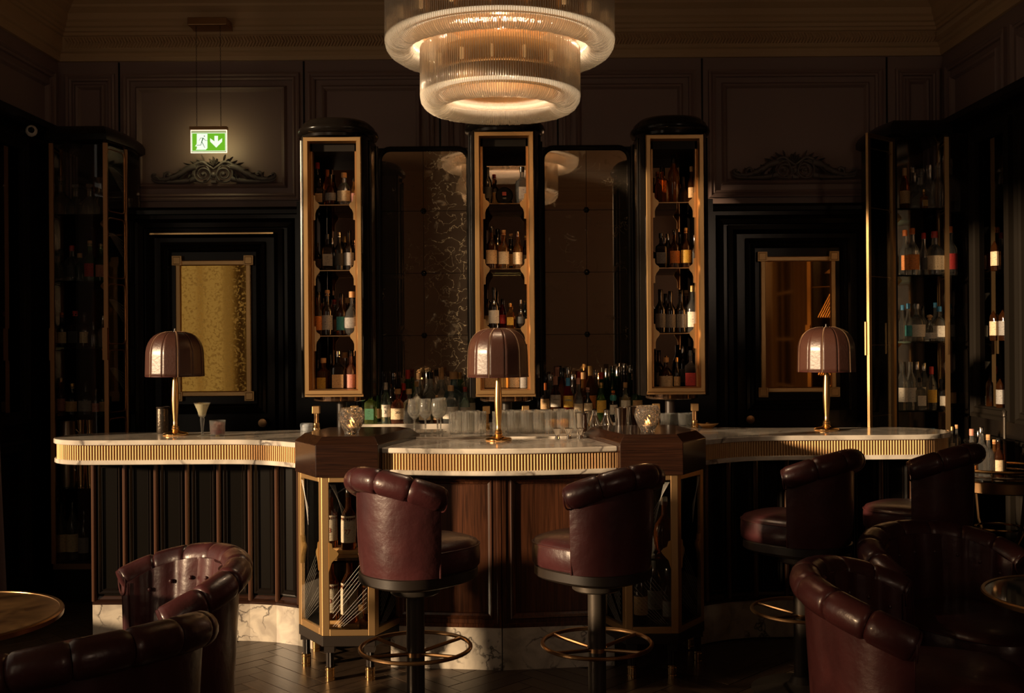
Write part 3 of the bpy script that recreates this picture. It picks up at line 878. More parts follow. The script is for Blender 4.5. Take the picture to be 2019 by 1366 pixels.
# --- pedestal cabinets: octagonal walnut block on a brass vitrine with legs
def pedestal(sgn, label):
    f = lambda p: (p[0], p[1]) if sgn < 0 else (2 * AX - p[0], p[1])
    t = thing('display_cabinet', label, 'cabinet', (0, 0, 0), 0, 'brass vitrines in the bar front')
    out = [(-0.985, 5.0), (-0.69, 5.0), (-0.548, 5.55), (-0.63, 5.66), (-1.06, 5.66), (-1.135, 5.25)]
    cen = (-0.845, 5.33)
    ins = [(cen[0] + (x - cen[0]) * 0.84, cen[1] + (y - cen[1]) * 0.84) for x, y in out]
    low_ = [(x, y) for x, y in out]
    L3 = lambda poly, z: [(f(p)[0], p[1], z) for p in poly]
    MB().loft([L3(low_, 0.965), L3(low_, 1.117), L3(ins, 1.153)]).build('wooden_top', walnut_h, t, 0, bevel=0.003)
    # vitrine plan
    vp = [(-0.962, 5.02), (-0.712, 5.02), (-0.612, 5.265), (-0.612, 5.50), (-1.12, 5.50), (-1.12, 5.245)]
    z0, z1 = 0.215, 0.965
    n = len(vp)
    for i in range(n):
        a, b = Vector(vp[i]), Vector(vp[(i + 1) % n]); d = (b - a); L = d.length; d = d / L
        nn = Vector((-d.y, d.x))          # inward (ccw plan)
        def bar_(u0, u1, za, zb, th=0.014):
            q = [a + d * u0, a + d * u1, a + d * u1 + nn * th, a + d * u0 + nn * th]
            return [f((p.x, p.y)) for p in q], za, zb
        wv = 0.034
        nf = (sgn > 0)
        for u0, u1, za, zb, nm in ((0, wv, z0, z1, 'brass_post'), (L - wv, L, z0, z1, 'brass_post'), (wv, L - wv, z0, z0 + 0.032, 'brass_rail'), (wv, L - wv, z1 - 0.026, z1, 'brass_rail')):
            q, za, zb = bar_(u0, u1, za, zb)
            MB().prism(q, za, zb).build(nm, brass, t, 0, bevel=0.002)
        q, za, zb = bar_(wv, L - wv, z0 + 0.03, z1 - 0.026, 0.004)
        MB().prism(q, za, zb).build('glass_pane', pane_m, t, 0)
        # ogee brackets at mid-height on the posts
        if i in (0, 1, 5):
            zc = 0.60
            for side in (0, 1):
                base_u = wv if side == 0 else L - wv
                kk = 1 if side == 0 else -1
                prof = [(0, -0.08), (0.006, -0.06), (0.012, -0.04), (0.028, -0.022), (0.042, -0.006), (0.046, 0.004), (0.036, 0.016), (0.018, 0.026), (0.012, 0.05), (0.0, 0.056)]
                if L < 0.28 and i != 0: prof = [(x * 0.6, z) for x, z in prof]
                A = [(a + d * (base_u + kk * x), z) for x, z in prof]
                lo = [(f((p.x - nn.x * 0.003, p.y - nn.y * 0.003))[0], p.y - nn.y * 0.003, zc + z) for p, z in A]
                hi = [(f((p.x + nn.x * 0.006, p.y))[0], p.y + nn.y * 0.006, zc + z) for p, z in A]
                MB().loft([lo, hi]).build('ogee_bracket', gold_foil, t, 0)
        # engraved diagonals on the glass
        if i in (0, 1, 5):
            m = MB(); ins_ = 0.002
            for k in range(5):
                for (ua, za, ub, zb) in ((0.05 + 0.0 * k, 0.30 + k * 0.022, 0.05 + 0.16, 0.50 + k * 0.022), (0.05 + k * 0.012, 0.26, L - 0.04, 0.40 - k * 0.022 + 0.04), (0.04 + k * 0.006, 0.93, L * 0.45, 0.80 - k * 0.02)):
                    ub = min(ub, L - 0.036); ua = min(ua, L - 0.04)
                    p, q = a + d * ua - nn * 0.001, a + d * ub - nn * 0.001
                    p2, q2 = f((p.x, p.y)), f((q.x, q.y))
                    m.tube([(p2[0], p2[1], za), (q2[0], q2[1], zb)], 0.00035, 3)
            m.build('engraved_lines', etch_m, t, 0, kind='stuff')
    # glass shelf and dark floor
    sp = [f((cen[0] + (x - cen[0]) * 0.93, 5.27 + (y - 5.27) * 0.92)) for x, y in vp]
    MB().prism(sp, 0.556, 0.566).build('glass_shelf', shelf_gl, t, 0)
    MB().prism([f(p) for p in vp], 0.165, 0.214).build('stand_frame', ebony, t, 0, bevel=0.003)
    for p in (vp[0], vp[1], vp[2], vp[3], vp[4], vp[5]):
        q = f((p[0] + (0.03 if p[0] < -0.85 else -0.03), p[1] + 0.03))
        MB().box(q[0] - 0.024, q[0] + 0.024, q[1] - 0.024, q[1] + 0.024, 0.135, 0.20).build('leg_block', ebony, t, 0)
        lg = MB().lathe([(0, 0.0), (0.017, 0.0), (0.017, 0.14), (0, 0.14)], 20, (q[0], q[1], 0), rad=lambda a: 1 + 0.10 * math.cos(10 * a)).build('leg', ebony, t, 30)
        MB().lathe([(0, 0), (0.0225, 0), (0.0225, 0.014), (0.021, 0.016), (0.0225, 0.018), (0.0225, 0.05), (0.021, 0.052), (0.0225, 0.054), (0.0225, 0.062), (0.018, 0.064), (0.018, 0.05)], 20, (q[0], q[1], 0.0)).build('brass_foot', brass_p, lg)
    return t


pedestal(-1, 'brass glass vitrine under the lit candle bowl, between left wing and middle bar')
pedestal(1, 'shaded brass glass vitrine under the candle bowl, behind the second bar stool')

# --- service ledge and back counter
t = thing('service_ledge', 'white marble ledge behind the middle bar carrying the glasses', 'shelf', (0, 0, 0))
MB().prism([(-0.562, 5.485), (0.318, 5.485), (0.385, 5.67), (0.50, 5.98), (-0.72, 5.98), (-0.625, 5.67)], 1.083, 1.108).build('marble_slab', marble_top, t, 0, bevel=0.004)
MB().box(-0.52, 0.28, 5.55, 5.9, 0.0, 1.083).build('cupboard_body', ebony, t, 0)
t = thing('back_counter', 'white marble back counter crowded with bottles below the mirrors', 'counter', (0, 0, 0))
MB().prism([(-1.0, 6.47), (0.80, 6.47), (0.86, 6.91), (-1.06, 6.91)], 1.065, 1.10).build('marble_slab', marble_top, t, 0, bevel=0.004)
MB().box(-0.94, 0.75, 6.53, 6.90, 0.0, 1.065).build('cupboard_body', ebony, t, 0)


# ================================================================== BOTTLES
BT = {  # radius/height, profile (r,z), cap r, cap z0, label z0,z1, squareness
    'whisky': (0.135, [(0, 0), (.93, 0), (1, .015), (1, .52), (.94, .57), (.62, .64), (.42, .69), (.36, .74), (.34, .88), (.40, .885), (.40, .93), (0, .93)], .40, .87, .12, .44, None),
    'slender': (0.105, [(0, 0), (.93, 0), (1, .015), (1, .50), (.9, .57), (.52, .66), (.42, .74), (.40, .93), (0, .93)], .47, .86, .14, .42, None),
    'wine': (0.118, [(0, 0), (.93, 0), (1, .015), (1, .55), (.93, .62), (.60, .72), (.40, .79), (.38, .95), (0, .95)], .43, .82, .16, .46, None),
    'squat': (0.215, [(0, 0), (.9, 0), (1, .03), (1, .46), (.9, .56), (.55, .65), (.30, .70), (.26, .86), (.34, .865), (.34, .9), (0, .9)], .32, .85, .12, .44, None),
    'square': (0.165, [(0, 0), (.96, 0), (1, .015), (1, .56), (.93, .62), (.45, .68), (.30, .72), (.29, .87), (.36, .875), (.36, .92), (0, .92)], .40, .86, .12, .44, 5),
    'round': (0.19, [(0, 0), (.6, 0), (.85, .05), (1, .2), (1, .38), (.82, .52), (.45, .62), (.27, .68), (.25, .88), (.32, .885), (.32, .92), (0, .92)], .33, .86, .16, .40, None),
    'decanter': (0.30, [(0, 0), (.9, 0), (1, .04), (.98, .25), (.75, .42), (.35, .54), (.20, .60), (.18, .78), (.27, .80), (.27, .82), (0, .82)], .22, .80, .1, .32, None),
    'flared': (0.15, [(0, 0), (.80, 0), (.84, .02), (1, .55), (.95, .60), (.5, .66), (.34, .70), (.32, .9), (0, .9)], .40, .84, .14, .42, None),
}
BT['wine high'] = BT['wine'][:4] + (.34, .60, None)
BT['whisky high'] = BT['whisky'][:4] + (.24, .55, None)
_bc = {}


def bottle(x, y, z, h, ty, gl, cp, lb, label, group, lettering=None, rz=None):
    ar, prof, cr, cz, l0, l1, sq = BT[ty]
    key = (ty, gl, cp, lb, round(h, 2))
    hq = round(h, 2); r = ar * hq
    if key not in _bc:
        seg = 20
        nm = 'bottle_body'
        b = MB().lathe([(a * r, q * hq) for a, q in prof], seg, sq=sq).mesh(nm, G[gl], 30)
        if ty == 'decanter':
            c = MB().lathe([(0, cz * hq), (cr * r, cz * hq), (cr * r * .8, (cz + .04) * hq), (cr * r * 1.7, (cz + .11) * hq), (cr * r * 1.4, (cz + .17) * hq), (0, hq)], 10).mesh('stopper', CAPM[cp], 20)
        else:
            rc = cr * r * (1.25 if cp == 'cork' and ty in ('squat', 'round', 'square') else 1.0)
            c = MB().lathe([(0, cz * hq), (rc, cz * hq), (rc, hq * .99), (rc * .9, hq), (0, hq)], 14).mesh('cap', CAPM[cp], 30)
        lm = None
        if lb:
            m = MB(); n = 12; span = 1.25 if not sq else 0.0
            vs = []
            if sq:
                w_ = r * 0.80; yy = -r * 1.005 if sq else -r
                vs = [(-w_, yy - .0006, l0 * hq), (w_, yy - .0006, l0 * hq), (w_, yy - .0006, l1 * hq), (-w_, yy - .0006, l1 * hq),
                      (-w_, yy + .0004, l0 * hq), (w_, yy + .0004, l0 * hq), (w_, yy + .0004, l1 * hq), (-w_, yy + .0004, l1 * hq)]
                m.add(vs, [(0, 1, 2, 3), (7, 6, 5, 4), (0, 4, 5, 1), (1, 5, 6, 2), (2, 6, 7, 3), (3, 7, 4, 0)])
            else:
                def rad_at(q):
                    for (ra, qa), (rb, qb) in zip(prof, prof[1:]):
                        if qa <= q <= qb and qb > qa:
                            return (ra + (rb - ra) * (q - qa) / (qb - qa)) * r
                    return r
                qs = [l0, (l0 * 2 + l1) / 3, (l0 + 2 * l1) / 3, l1]
                for q in qs:
                    for k in range(n + 1):
                        a = -PI / 2 - span + 2 * span * k / n; rr = rad_at(q) + 0.0008
                        vs.append((rr * math.cos(a), rr * math.sin(a), q * hq))
                m.add(vs, [(j * (n + 1) + k, j * (n + 1) + k + 1, (j + 1) * (n + 1) + k + 1, (j + 1) * (n + 1) + k) for j in range(3) for k in range(n)])
            lm = m.mesh('paper_label', LABM[lb], 60)
        _bc[key] = (b, c, lm)
    b, c, lm = _bc[key]
    t = thing('bottle', label, 'bottle', (x, y, z), RND.uniform(-.25, .35) if rz is None else rz, group)
    put('bottle_body', b, t); put('stopper' if ty == 'decanter' else 'cap', c, t)
    if lm:
        lo = put('paper_label', lm, t)
        for (s_, sz, zf, mm) in (lettering or []):
            text(s_, sz, mm, lo, (0, -r - 0.0016, zf * hq))
    return t


TYN = {'wine high': 'sloping', 'whisky high': 'classic', 'whisky': 'classic', 'slender': 'slender', 'wine': 'sloping', 'squat': 'squat', 'square': 'square', 'round': 'bulbous', 'decanter': 'decanter', 'flared': 'tapered'}


def row(z, Y, specs, phrase, group):
    """specs: (photo x, photo top y, shape, glass, cap, label[, lettering])"""
    specs = sorted(specs, key=lambda s_: s_[0])
    for i, s_ in enumerate(specs):
        px, ty_, sh, gl, cp, lb = s_[:6]
        x, _, zt = P(px, ty_, Y)
        h = max(0.10, min(0.37, zt - z))
        q = '%s %s bottle%s, %s from left %s' % (gl, TYN[sh], (', %s label' % lb) if lb else '', ORD[i], phrase)
        bottle(x, Y + RND.uniform(-0.008, 0.008), z, h, sh, gl, cp, lb, q, group, s_[6] if len(s_) > 6 else None, 0.0 if len(s_) > 6 else None)


# ================================================================== TOWERS
def tower(cx, Yf, shelf_y, label, tag_):
    t = thing('bottle_tower', label, 'cabinet', (cx, Yf, 0), 0, 'brass fronted bottle towers on the back bar')
    ZB, ZT = 1.305, 2.755
    wv = 0.163
    # curved black sides
    for s_ in (-1, 1):
        ou = [(s_ * (wv + 0.004), 0.0), (s_ * 0.188, 0.06), (s_ * 0.2, 0.18), (s_ * 0.203, 0.28), (s_ * 0.2, 0.40), (s_ * 0.185, 0.40), (s_ * 0.178, 0.20), (s_ * 0.158, 0.05)]
        MB().prism(ou, ZB - 0.02, ZT + 0.01).build('side_panel', lacquer, t, 40)
        for (xx, yy, rr) in ((0.196, 0.10, 0.008), (0.207, 0.30, 0.010)):
            MB().tube([(s_ * xx, yy, ZB - 0.02), (s_ * xx, yy, ZT)], rr, 8).build('pilaster_bead', lacquer, t)
    MB().box(-0.16, 0.16, 0.36, 0.372, ZB, ZT).build('mirror_back', mirror_t, t, 0)
    MB().box(-0.18, 0.18, 0.375, 0.395, ZB, ZT).build('back_panel', lacquer_m, t, 0)
    MB().box(-0.165, 0.165, 0.03, 0.38, ZT - 0.075, ZT + 0.01).build('ceiling_board', lacquer_m, t, 0)
    fl_ = [(-0.165, 0.0), (0.165, 0.0), (0.19, 0.12), (0.19, 0.38), (-0.19, 0.38), (-0.19, 0.12)]
    MB().prism(fl_, ZB - 0.012, ZB + 0.004).build('floor_board', brass, t, 0)
    # domed cap
    n = 28
    def ring(k, z):
        return [(k * 0.215 * (abs(math.cos(a)) ** .8) * (1 if math.cos(a) > 0 else -1), 0.20 + k * 0.26 * math.sin(a), z) for a in [2 * PI * i / n for i in range(n)]]
    MB().loft([ring(.95, ZT + .005), ring(.96, ZT + .02), ring(1.04, ZT + .03), ring(1.07, ZT + .045), ring(1.05, ZT + .06), ring(1.0, ZT + .065), ring(.97, ZT + .085), ring(.85, ZT + .108), ring(.6, ZT + .12)]).build('domed_cap', lacquer, t, 50)
    # brass frame: outer face and deep inner reveal
    m = MB().rectframe(-wv, wv, ZB, ZT, 0.0, [(0, -0.02), (0, 0.012), (0.004, 0.018), (0.024, 0.018), (0.03, 0.0), (0.031, -0.03)])
    m.build('brass_frame', brass, t, 20)
    for s_ in (-1, 1):
        MB().box(min(s_ * 0.120, s_ * 0.133), max(s_ * 0.120, s_ * 0.133), 0.03, 0.075, ZB + 0.02, ZT - 0.03).build('inner_reveal', mat('reveal_bronze', (0.45, 0.24, 0.10), 0.4, 0.9), t, 0)
    # shelves and ogee brackets
    zs = []
    for py in shelf_y:
        z = P(1034, py, Yf + 0.08)[2] if False else None
    for sy in shelf_y:
        zs.append(sy)
    for z in zs:
        MB().box(-0.15, 0.15, 0.05, 0.355, z - 0.007, z).build('shelf', shelf_gl, t, 0)
        MB().tube([(-0.14, 0.048, z - 0.004), (0.14, 0.048, z - 0.004)], 0.0035, 6).build('shelf_edge', bronze, t)
        for s_ in (-1, 1):
            prof = [(0, -0.09), (0.014, -0.088), (0.014, -0.052), (0.020, -0.034), (0.034, -0.016), (0.038, -0.004), (0.034, 0.006), (0.018, 0.018), (0.013, 0.03), (0.013, 0.05), (0.0, 0.053)]
            MB().prism([(s_ * (-0.122 + x), z + q) for x, q in prof], 0.044, 0.05, 'y').build('ogee_bracket', brass, t, 0)
    # drum, brass cubes and small fluted legs
    MB().lathe([(0, -0.045), (0.95, -0.045), (1.0, -0.04), (1.0, -0.005), (0, -0.005)], 32, (0, 0.19, ZB), rad=lambda a: 0.150).build('drum', mat('brown_mirror', (0.25, 0.15, 0.09), 0.1, 0.9), t, 40)
    for s_ in (-1, 1):
        x0 = s_ * 0.109
        MB().box(x0 - 0.02, x0 + 0.02, 0.02, 0.06, ZB - 0.108, ZB - 0.066).build('brass_block', brass, t, 0, bevel=0.002)
        MB().lathe([(0, 1.10), (0.012, 1.10), (0.012, ZB - 0.108), (0, ZB - 0.108)], 20, (x0, 0.04, 0), rad=lambda a: 1 + .1 * math.cos(10 * a)).build('leg', bronze, t, 30)
        MB().lathe([(0, 1.10), (0.020, 1.10), (0.021, 1.115), (0.018, 1.12), (0.018, 1.14), (0.016, 1.145), (0, 1.145)], 18, (x0, 0.04, 0)).build('brass_foot', brass_p, t)
    MB().lathe([(0, 1.10), (0.03, 1.10), (0.03, ZB - 0.04), (0, ZB - 0.04)], 20, (0, 0.25, 0)).build('stem', ebony, t)
    return t


TS = {'left': (-1.074, 6.0), 'middle': (-0.105, 5.88), 'right': (0.853, 6.0)}
SH = {}
for nm, (cx, Yf) in TS.items():
    pcx = {'left': 658, 'middle': 997, 'right': 1333}[nm]
    SH[nm] = [P(pcx, {'left': a, 'middle': b, 'right': c}[nm], Yf + 0.05)[2] for a, b, c in ((403, 400, 398), (532, 529, 527), (661, 647, 656))]
tower(*TS['left'], SH['left'], 'brass fronted bottle tower beside the door with the exit sign', 'left')
tower(*TS['middle'], SH['middle'], 'brass fronted bottle tower below the chandelier, behind the middle lamp', 'middle')
tower(*TS['right'], SH['right'], 'brass fronted bottle tower nearest the unlit right door', 'right')
GT = 'bottles in the brass towers'
ZB_ = 1.309


def tw(nm, k, dy=0.12):
    return ((SH[nm] + [ZB_])[k] + 0.001, TS[nm][1] + dy)


NM4 = ['top shelf', 'second shelf', 'third shelf', 'bottom shelf']
LT = {
    0: ([(629, 352, 'square', 'dark', 'black', 'tan'), (652, 344, 'round', 'brown', 'black', 'grey'), (678, 342, 'squat', 'clear', 'cork', 'cream'), (697, 352, 'whisky', 'amber', 'black', 'pink')],
        [(626, 322, 'slender', 'dark', 'red', None), (645, 335, 'wine', 'amber', 'orange', 'tan')]),
    1: ([(645, 462, 'square', 'dark', 'black', 'grey'), (669, 458, 'whisky', 'black', 'silver', 'black'), (688, 455, 'whisky', 'dark', 'black', 'silver')],
        [(626, 480, 'whisky', 'brown', 'black', 'tan'), (655, 470, 'wine', 'dark', 'silver', 'grey'), (680, 466, 'wine', 'dark', 'gold', 'black')]),
    2: ([(627, 574, 'whisky', 'amber', 'black', 'orange'), (645, 570, 'whisky', 'dark', 'cork', 'silver'), (674, 577, 'whisky', 'brown', 'black', 'teal'), (694, 574, 'round', 'clear', 'cork', 'grey')],
        [(637, 588, 'whisky', 'amber', 'black', 'cream'), (659, 590, 'whisky', 'brown', 'red', 'tan'), (685, 586, 'round', 'brown', 'cork', 'cream')]),
    3: ([(637, 706, 'square', 'amber', 'cork', 'yellow'), (667, 692, 'square', 'dark', 'silver', 'tan'), (692, 690, 'whisky', 'pink', 'black', 'pink')],
        [(626, 710, 'whisky', 'brown', 'black', 'tan'), (651, 696, 'whisky', 'dark', 'black', 'grey'), (680, 694, 'round', 'clear', 'cork', 'cream')]),
}
MT = {
    0: ([(961, 330, 'wine', 'dark', 'black', 'black'), (1029, 328, 'square', 'clear', 'black', 'silver')], [(974, 345, 'whisky', 'brown', 'red', 'tan')]),
    1: ([(969, 445, 'whisky', 'brown', 'black', 'tan'), (993, 455, 'whisky', 'amber', 'cork', 'cream'), (1021, 456, 'whisky', 'amber', 'silver', 'cream')],
        [(981, 452, 'wine', 'dark', 'black', 'grey'), (1007, 462, 'whisky', 'dark', 'cork', 'tan'), (1036, 466, 'whisky', 'brown', 'gold', 'grey')]),
    2: ([(974, 568, 'whisky', 'dark', 'black', 'white'), (1006, 597, 'square', 'amber', 'gold', 'yellow'), (1027, 590, 'round', 'dark', 'silver', 'black')],
        [(962, 590, 'whisky', 'brown', 'black', 'tan'), (990, 588, 'wine', 'red', 'black', 'red'), (1035, 592, 'whisky', 'dark', 'gold', 'grey')]),
    3: ([(968, 690, 'square', 'brown', 'gold', 'tan'), (993, 690, 'whisky', 'amber', 'black', 'gold'), (1014, 690, 'whisky', 'amber', 'black', 'cream'), (1033, 695, 'whisky', 'dark', 'black', 'grey')], []),
}
RT = {
    0: ([(1305, 330, 'square', 'amber', 'black', None), (1328, 306, 'wine', 'amber', 'black', None), (1363, 328, 'slender', 'brown', 'cork', 'tan')], [(1296, 340, 'whisky', 'brown', 'orange', None), (1347, 350, 'round', 'clear', 'glass', None)]),
    1: ([(1303, 460, 'square', 'dark', 'black', 'grey'), (1330, 454, 'whisky', 'brown', 'black', 'orange'), (1352, 448, 'whisky', 'brown', 'gold', 'yellow'), (1370, 464, 'whisky', 'dark', 'silver', 'black')],
        [(1316, 462, 'wine', 'dark', 'silver', 'grey'), (1341, 458, 'whisky', 'dark', 'black', 'tan')]),
    2: ([(1302, 570, 'whisky', 'dark', 'black', 'grey'), (1322, 574, 'whisky', 'dark', 'black', 'grey'), (1343, 574, 'whisky', 'dark', 'black', 'grey'), (1365, 564, 'whisky', 'clear', 'gold', 'white')],
        [(1312, 578, 'wine', 'dark', 'black', None), (1353, 572, 'whisky', 'brown', 'cork', 'tan')]),
    3: ([(1313, 705, 'squat', 'brown', 'cork', 'cream'), (1334, 705, 'slender', 'dark', 'gold', 'tan'), (1362, 692, 'square', 'dark', 'black', 'red')],
        [(1299, 690, 'whisky', 'brown', 'black', 'grey'), (1346, 680, 'wine', 'dark', 'silver', 'grey'), (1372, 684, 'round', 'amber', 'cork', 'tan')]),
}
for nm, tab in (('left', LT), ('middle', MT), ('right', RT)):
    for k in range(4):
        fr_, bk_ = tab[k]
        z, Y = tw(nm, k)
        row(z, Y, fr_, 'on %s of %s tower' % (NM4[k], nm), GT)
        if bk_:
            row(z, Y + 0.13, bk_, 'at back of %s, %s tower' % (NM4[k], nm), GT)
# round black tin on the middle tower's top shelf
t = thing('round_flask', 'flat round black flask with a red emblem on the middle tower top shelf', 'bottle', (P(994, 350, 6.02)[0], 6.02, SH['middle'][0] + 0.052), 0)
MB().lathe([(0, -0.012), (0.044, -0.012), (0.048, 0), (0.044, 0.012), (0, 0.012)], 28).build('flask_body', black_gl, t, rot=(PI / 2, 0, 0))
MB().lathe([(0.046, -0.013), (0.050, -0.004), (0.046, 0.006), (0.043, -0.004), (0.046, -0.013)], 28).build('rim', bronze, t, rot=(PI / 2, 0, 0))
MB().box(-0.03, 0.03, -0.02, 0.02, -0.052, -0.046).build('stand', brass, t, 0)
MB().box(-0.012, 0.012, -0.0135, -0.012, 0.0, 0.02).build('emblem', ink_red, t, 0)
text('1862', 0.012, LABM['silver'], t, (0, -0.0135, -0.016))

# ------------------------------------------------------------------ bottles on the back counter
ZC_ = 1.101
GB = 'bottles on the back counter'
row(ZC_, 6.53, [
    (731, 767, 'square', 'light green', 'orange', 'green'), (760, 753, 'wine', 'aqua', 'white', 'white', [('N\u00ba', 0.012, .40, ink), ('3', 0.03, .28, ink)]),
    (784, 768, 'squat', 'pink', 'cork', 'cream', [('20', 0.022, .32, ink)]), (806, 766, 'squat', 'clear', 'cork', None), (837, 778, 'squat', 'dark', 'black', 'cream'),
    (861, 778, 'whisky', 'brown', 'cork', 'tan'), (889, 760, 'squat', 'clear', 'cork', 'white'), (917, 763, 'whisky', 'aqua', 'red', 'white', [('GIN', 0.012, .34, ink)])],
    'in front row below left mirror', GB)
row(ZC_, 6.66, [
    (718, 775, 'wine', 'bottle green', 'black', 'grey'), (745, 770, 'whisky', 'green', 'black', 'tan'), (772, 765, 'whisky', 'dark', 'black', 'tan'), (796, 755, 'wine', 'red', 'red', None),
    (821, 752, 'whisky', 'clear', 'cork', 'cream'), (848, 733, 'round', 'clear', 'black', 'white'), (870, 735, 'whisky', 'clear', 'cork', 'black'), (894, 734, 'squat', 'blue', 'cork', None), (920, 738, 'round', 'clear', 'glass', 'white')],
    'in middle row below left mirror', GB)
row(ZC_, 6.80, [
    (706, 770, 'slender', 'dark', 'black', None), (732, 752, 'whisky', 'dark', 'gold', 'tan'), (756, 733, 'slender', 'dark', 'black', None), (777, 736, 'whisky', 'dark', 'silver', 'grey'), (804, 728, 'wine', 'green', 'red', None),
    (826, 736, 'whisky', 'clear', 'cork', 'white'), (843, 733, 'slender', 'clear', 'silver', None), (870, 724, 'wine', 'clear', 'cork', 'cream'), (906, 735, 'slender', 'green', 'gold', None)],
    'at back below left mirror', GB)
row(ZC_, 6.53, [
    (1074, 756, 'wine high', 'dark', 'orange', 'tan'), (1095, 743, 'wine high', 'brown', 'pink', 'white', [('CAMPARI', 0.0105, .50, ink)]), (1120, 745, 'wine high', 'red', 'blue', 'yellow', [('APEROL', 0.0125, .50, LABM['blue'])]),
    (1140, 744, 'slender', 'clear', 'pink', 'cream'), (1159, 765, 'whisky high', 'black', 'pink', 'cream'), (1185, 754, 'whisky high', 'green', 'gold', 'yellow'), (1209, 770, 'whisky high', 'dark', 'orange', 'white'),
    (1233, 754, 'whisky high', 'clear', 'cork', 'white'), (1256, 754, 'whisky high', 'bottle green', 'silver', 'tan')],
    'in front row below right mirror', GB)
row(ZC_, 6.66, [
    (1064, 755, 'slender', 'dark', 'black', None), (1085, 737, 'whisky', 'clear', 'silver', 'grey'), (1108, 726, 'wine', 'brown', 'black', None), (1130, 738, 'whisky', 'dark', 'silver', 'grey'), (1150, 735, 'slender', 'amber', 'cork', None),
    (1164, 722, 'wine', 'amber', 'gold', 'orange'), (1185, 735, 'slender', 'green', 'red', 'cream'), (1208, 722, 'whisky', 'bottle green', 'silver', None), (1231, 724, 'whisky', 'dark', 'silver', 'gold'), (1250, 736, 'whisky', 'bottle green', 'pink', None)],
    'in middle row below right mirror', GB)
row(ZC_, 6.80, [
    (1076, 740, 'slender', 'brown', 'black', None), (1099, 725, 'wine', 'dark', 'pink', None), (1120, 724, 'slender', 'clear', 'silver', None), (1142, 733, 'wine', 'dark', 'red', 'tan'), (1174, 728, 'slender', 'clear', 'silver', None),
    (1196, 725, 'wine', 'bottle green', 'silver', None), (1218, 724, 'wine', 'bottle green', 'silver', None), (1232, 718, 'slender', 'clear', 'silver', None), (1243, 720, 'slender', 'green', 'silver', None)],
    'at back below right mirror', GB)
# teal collar on one bottle and a green leaf dot on another
for o in list(bpy.data.objects):
    if o.get('label', '').startswith('dark classic bottle, white label, seventh from left in front row below right'):
        o['label'] = 'dark bottle with teal neck collar and white label below the right mirror'
        MB().lathe([(0.016, 0.13), (0.020, 0.14), (0.020, 0.155), (0.014, 0.165)], 14).build('neck_collar', LABM['teal'], o)
        MB().lathe([(0, 0), (0.011, 0), (0, 0.001)], 14).build('green_emblem', LABM['green'], o, loc=(0.002, -0.0335, 0.045), rot=(PI / 2, 0, 0))
    if o.get('label', '').startswith('clear classic bottle, white label, eighth from left in front row below right'):
        o['label'] = 'clear bottle whose white label bears a green leaf, below the right mirror'
        MB().lathe([(0, 0), (0.009, 0), (0, 0.001)], 14).build('leaf_emblem', LABM['green'], o, loc=(0.0, -0.0385, 0.075), rot=(PI / 2, 0, 0))

# ================================================================== GLASSWARE AND TOOLS
def glass_obj(name, prof, label, cat, x, y, z, group, n=20, rad=None, m_=None, part='glass_body'):
    t = thing(name, label, cat, (x, y, z), 0, group)
    MB().lathe(prof, n, rad=rad).build(part, m_ or G['clear'], t, 40)
    return t


ZL = 1.109
wine_p = [(0, 0), (.033, 0), (.032, .002), (.006, .006), (.0045, .015), (.0045, .07), (.010, .078), (.027, .093), (.037, .118), (.036, .145), (.029, .185), (.0278, .185), (.0345, .145), (.0355, .118), (.026, .095), (.008, .082), (0, .08)]
for i, px in enumerate((817, 839, 863, 869)):
    Y = 5.70 if i < 3 else 5.80
    glass_obj('wine_glass', wine_p, 'empty stemmed glass, %s from left, on the ledge before the bottles' % ORD[i], 'glass', P(px, 857, Y)[0], Y, ZL, 'stemmed glasses on the ledge', 24)
tum = [(0, 0), (.031, 0), (.033, .003), (.035, .118), (.0335, .118), (.0315, .016), (0, .014)]
flute = lambda a: 1 + 0.035 * math.cos(14 * a)
tum_mesh = MB().lathe(tum, 54, rad=flute).mesh('glass_body', glassmat('tumbler_glass', (.97, .97, .95), 0.0, 0.96, clear=.30), 30)
tl = [(898, 5.66), (911, 5.75), (922, 5.66), (933, 5.75), (946, 5.66), (984, 5.66), (1003, 5.76), (1012, 5.66), (1027, 5.76), (1038, 5.66), (1051, 5.76), (1062, 5.66), (1076, 5.76), (1084, 5.66), (1104, 5.83), (1109, 5.66), (1128, 5.76), (1133, 5.66)]
for i, (px, Y) in enumerate(tl):
    side = 'left of the middle lamp' if px < 960 else 'right of the middle lamp'
    k = i if px < 960 else i - 5
    t = thing('tumbler', 'fluted tall tumbler, %s from left among those %s' % (ORD[min(k, 16)], side), 'glass', (P(px, 857, Y)[0], Y, ZL), RND.random(), 'fluted tumblers on the ledge')
    put('glass_body', tum_mesh, t)
for i, (px, dy) in enumerate(((1094, 5.74), (1114, 5.73))):
    t = thing('orange', '%s dried orange among the fluted tumblers' % ('paler' if i else 'brighter'), 'fruit', (P(px, 836, 5.75)[0], 5.745, ZL + 0.045))
    MB().lathe([(0, -.027), (.012, -.024), (.022, -.016), (.027, 0), (.022, .016), (.012, .024), (0, .027)], 18).build('peel', orange_m, t, 60)
    MB().lathe([(0, 0), (.004, 0), (0, .004)], 8).build('stalk_scar', olive_m, t, loc=(0, -0.0, 0.026))
    MB().lathe([(0, 0), (.016, 0), (.018, .018), (0, .018)], 16).build('ring_stand', brass_p, t, loc=(0, 0, -0.045))
jig = [(0, 0), (.014, 0), (.009, .018), (.025, .052), (.0235, .052), (.008, .02), (0, .02)]
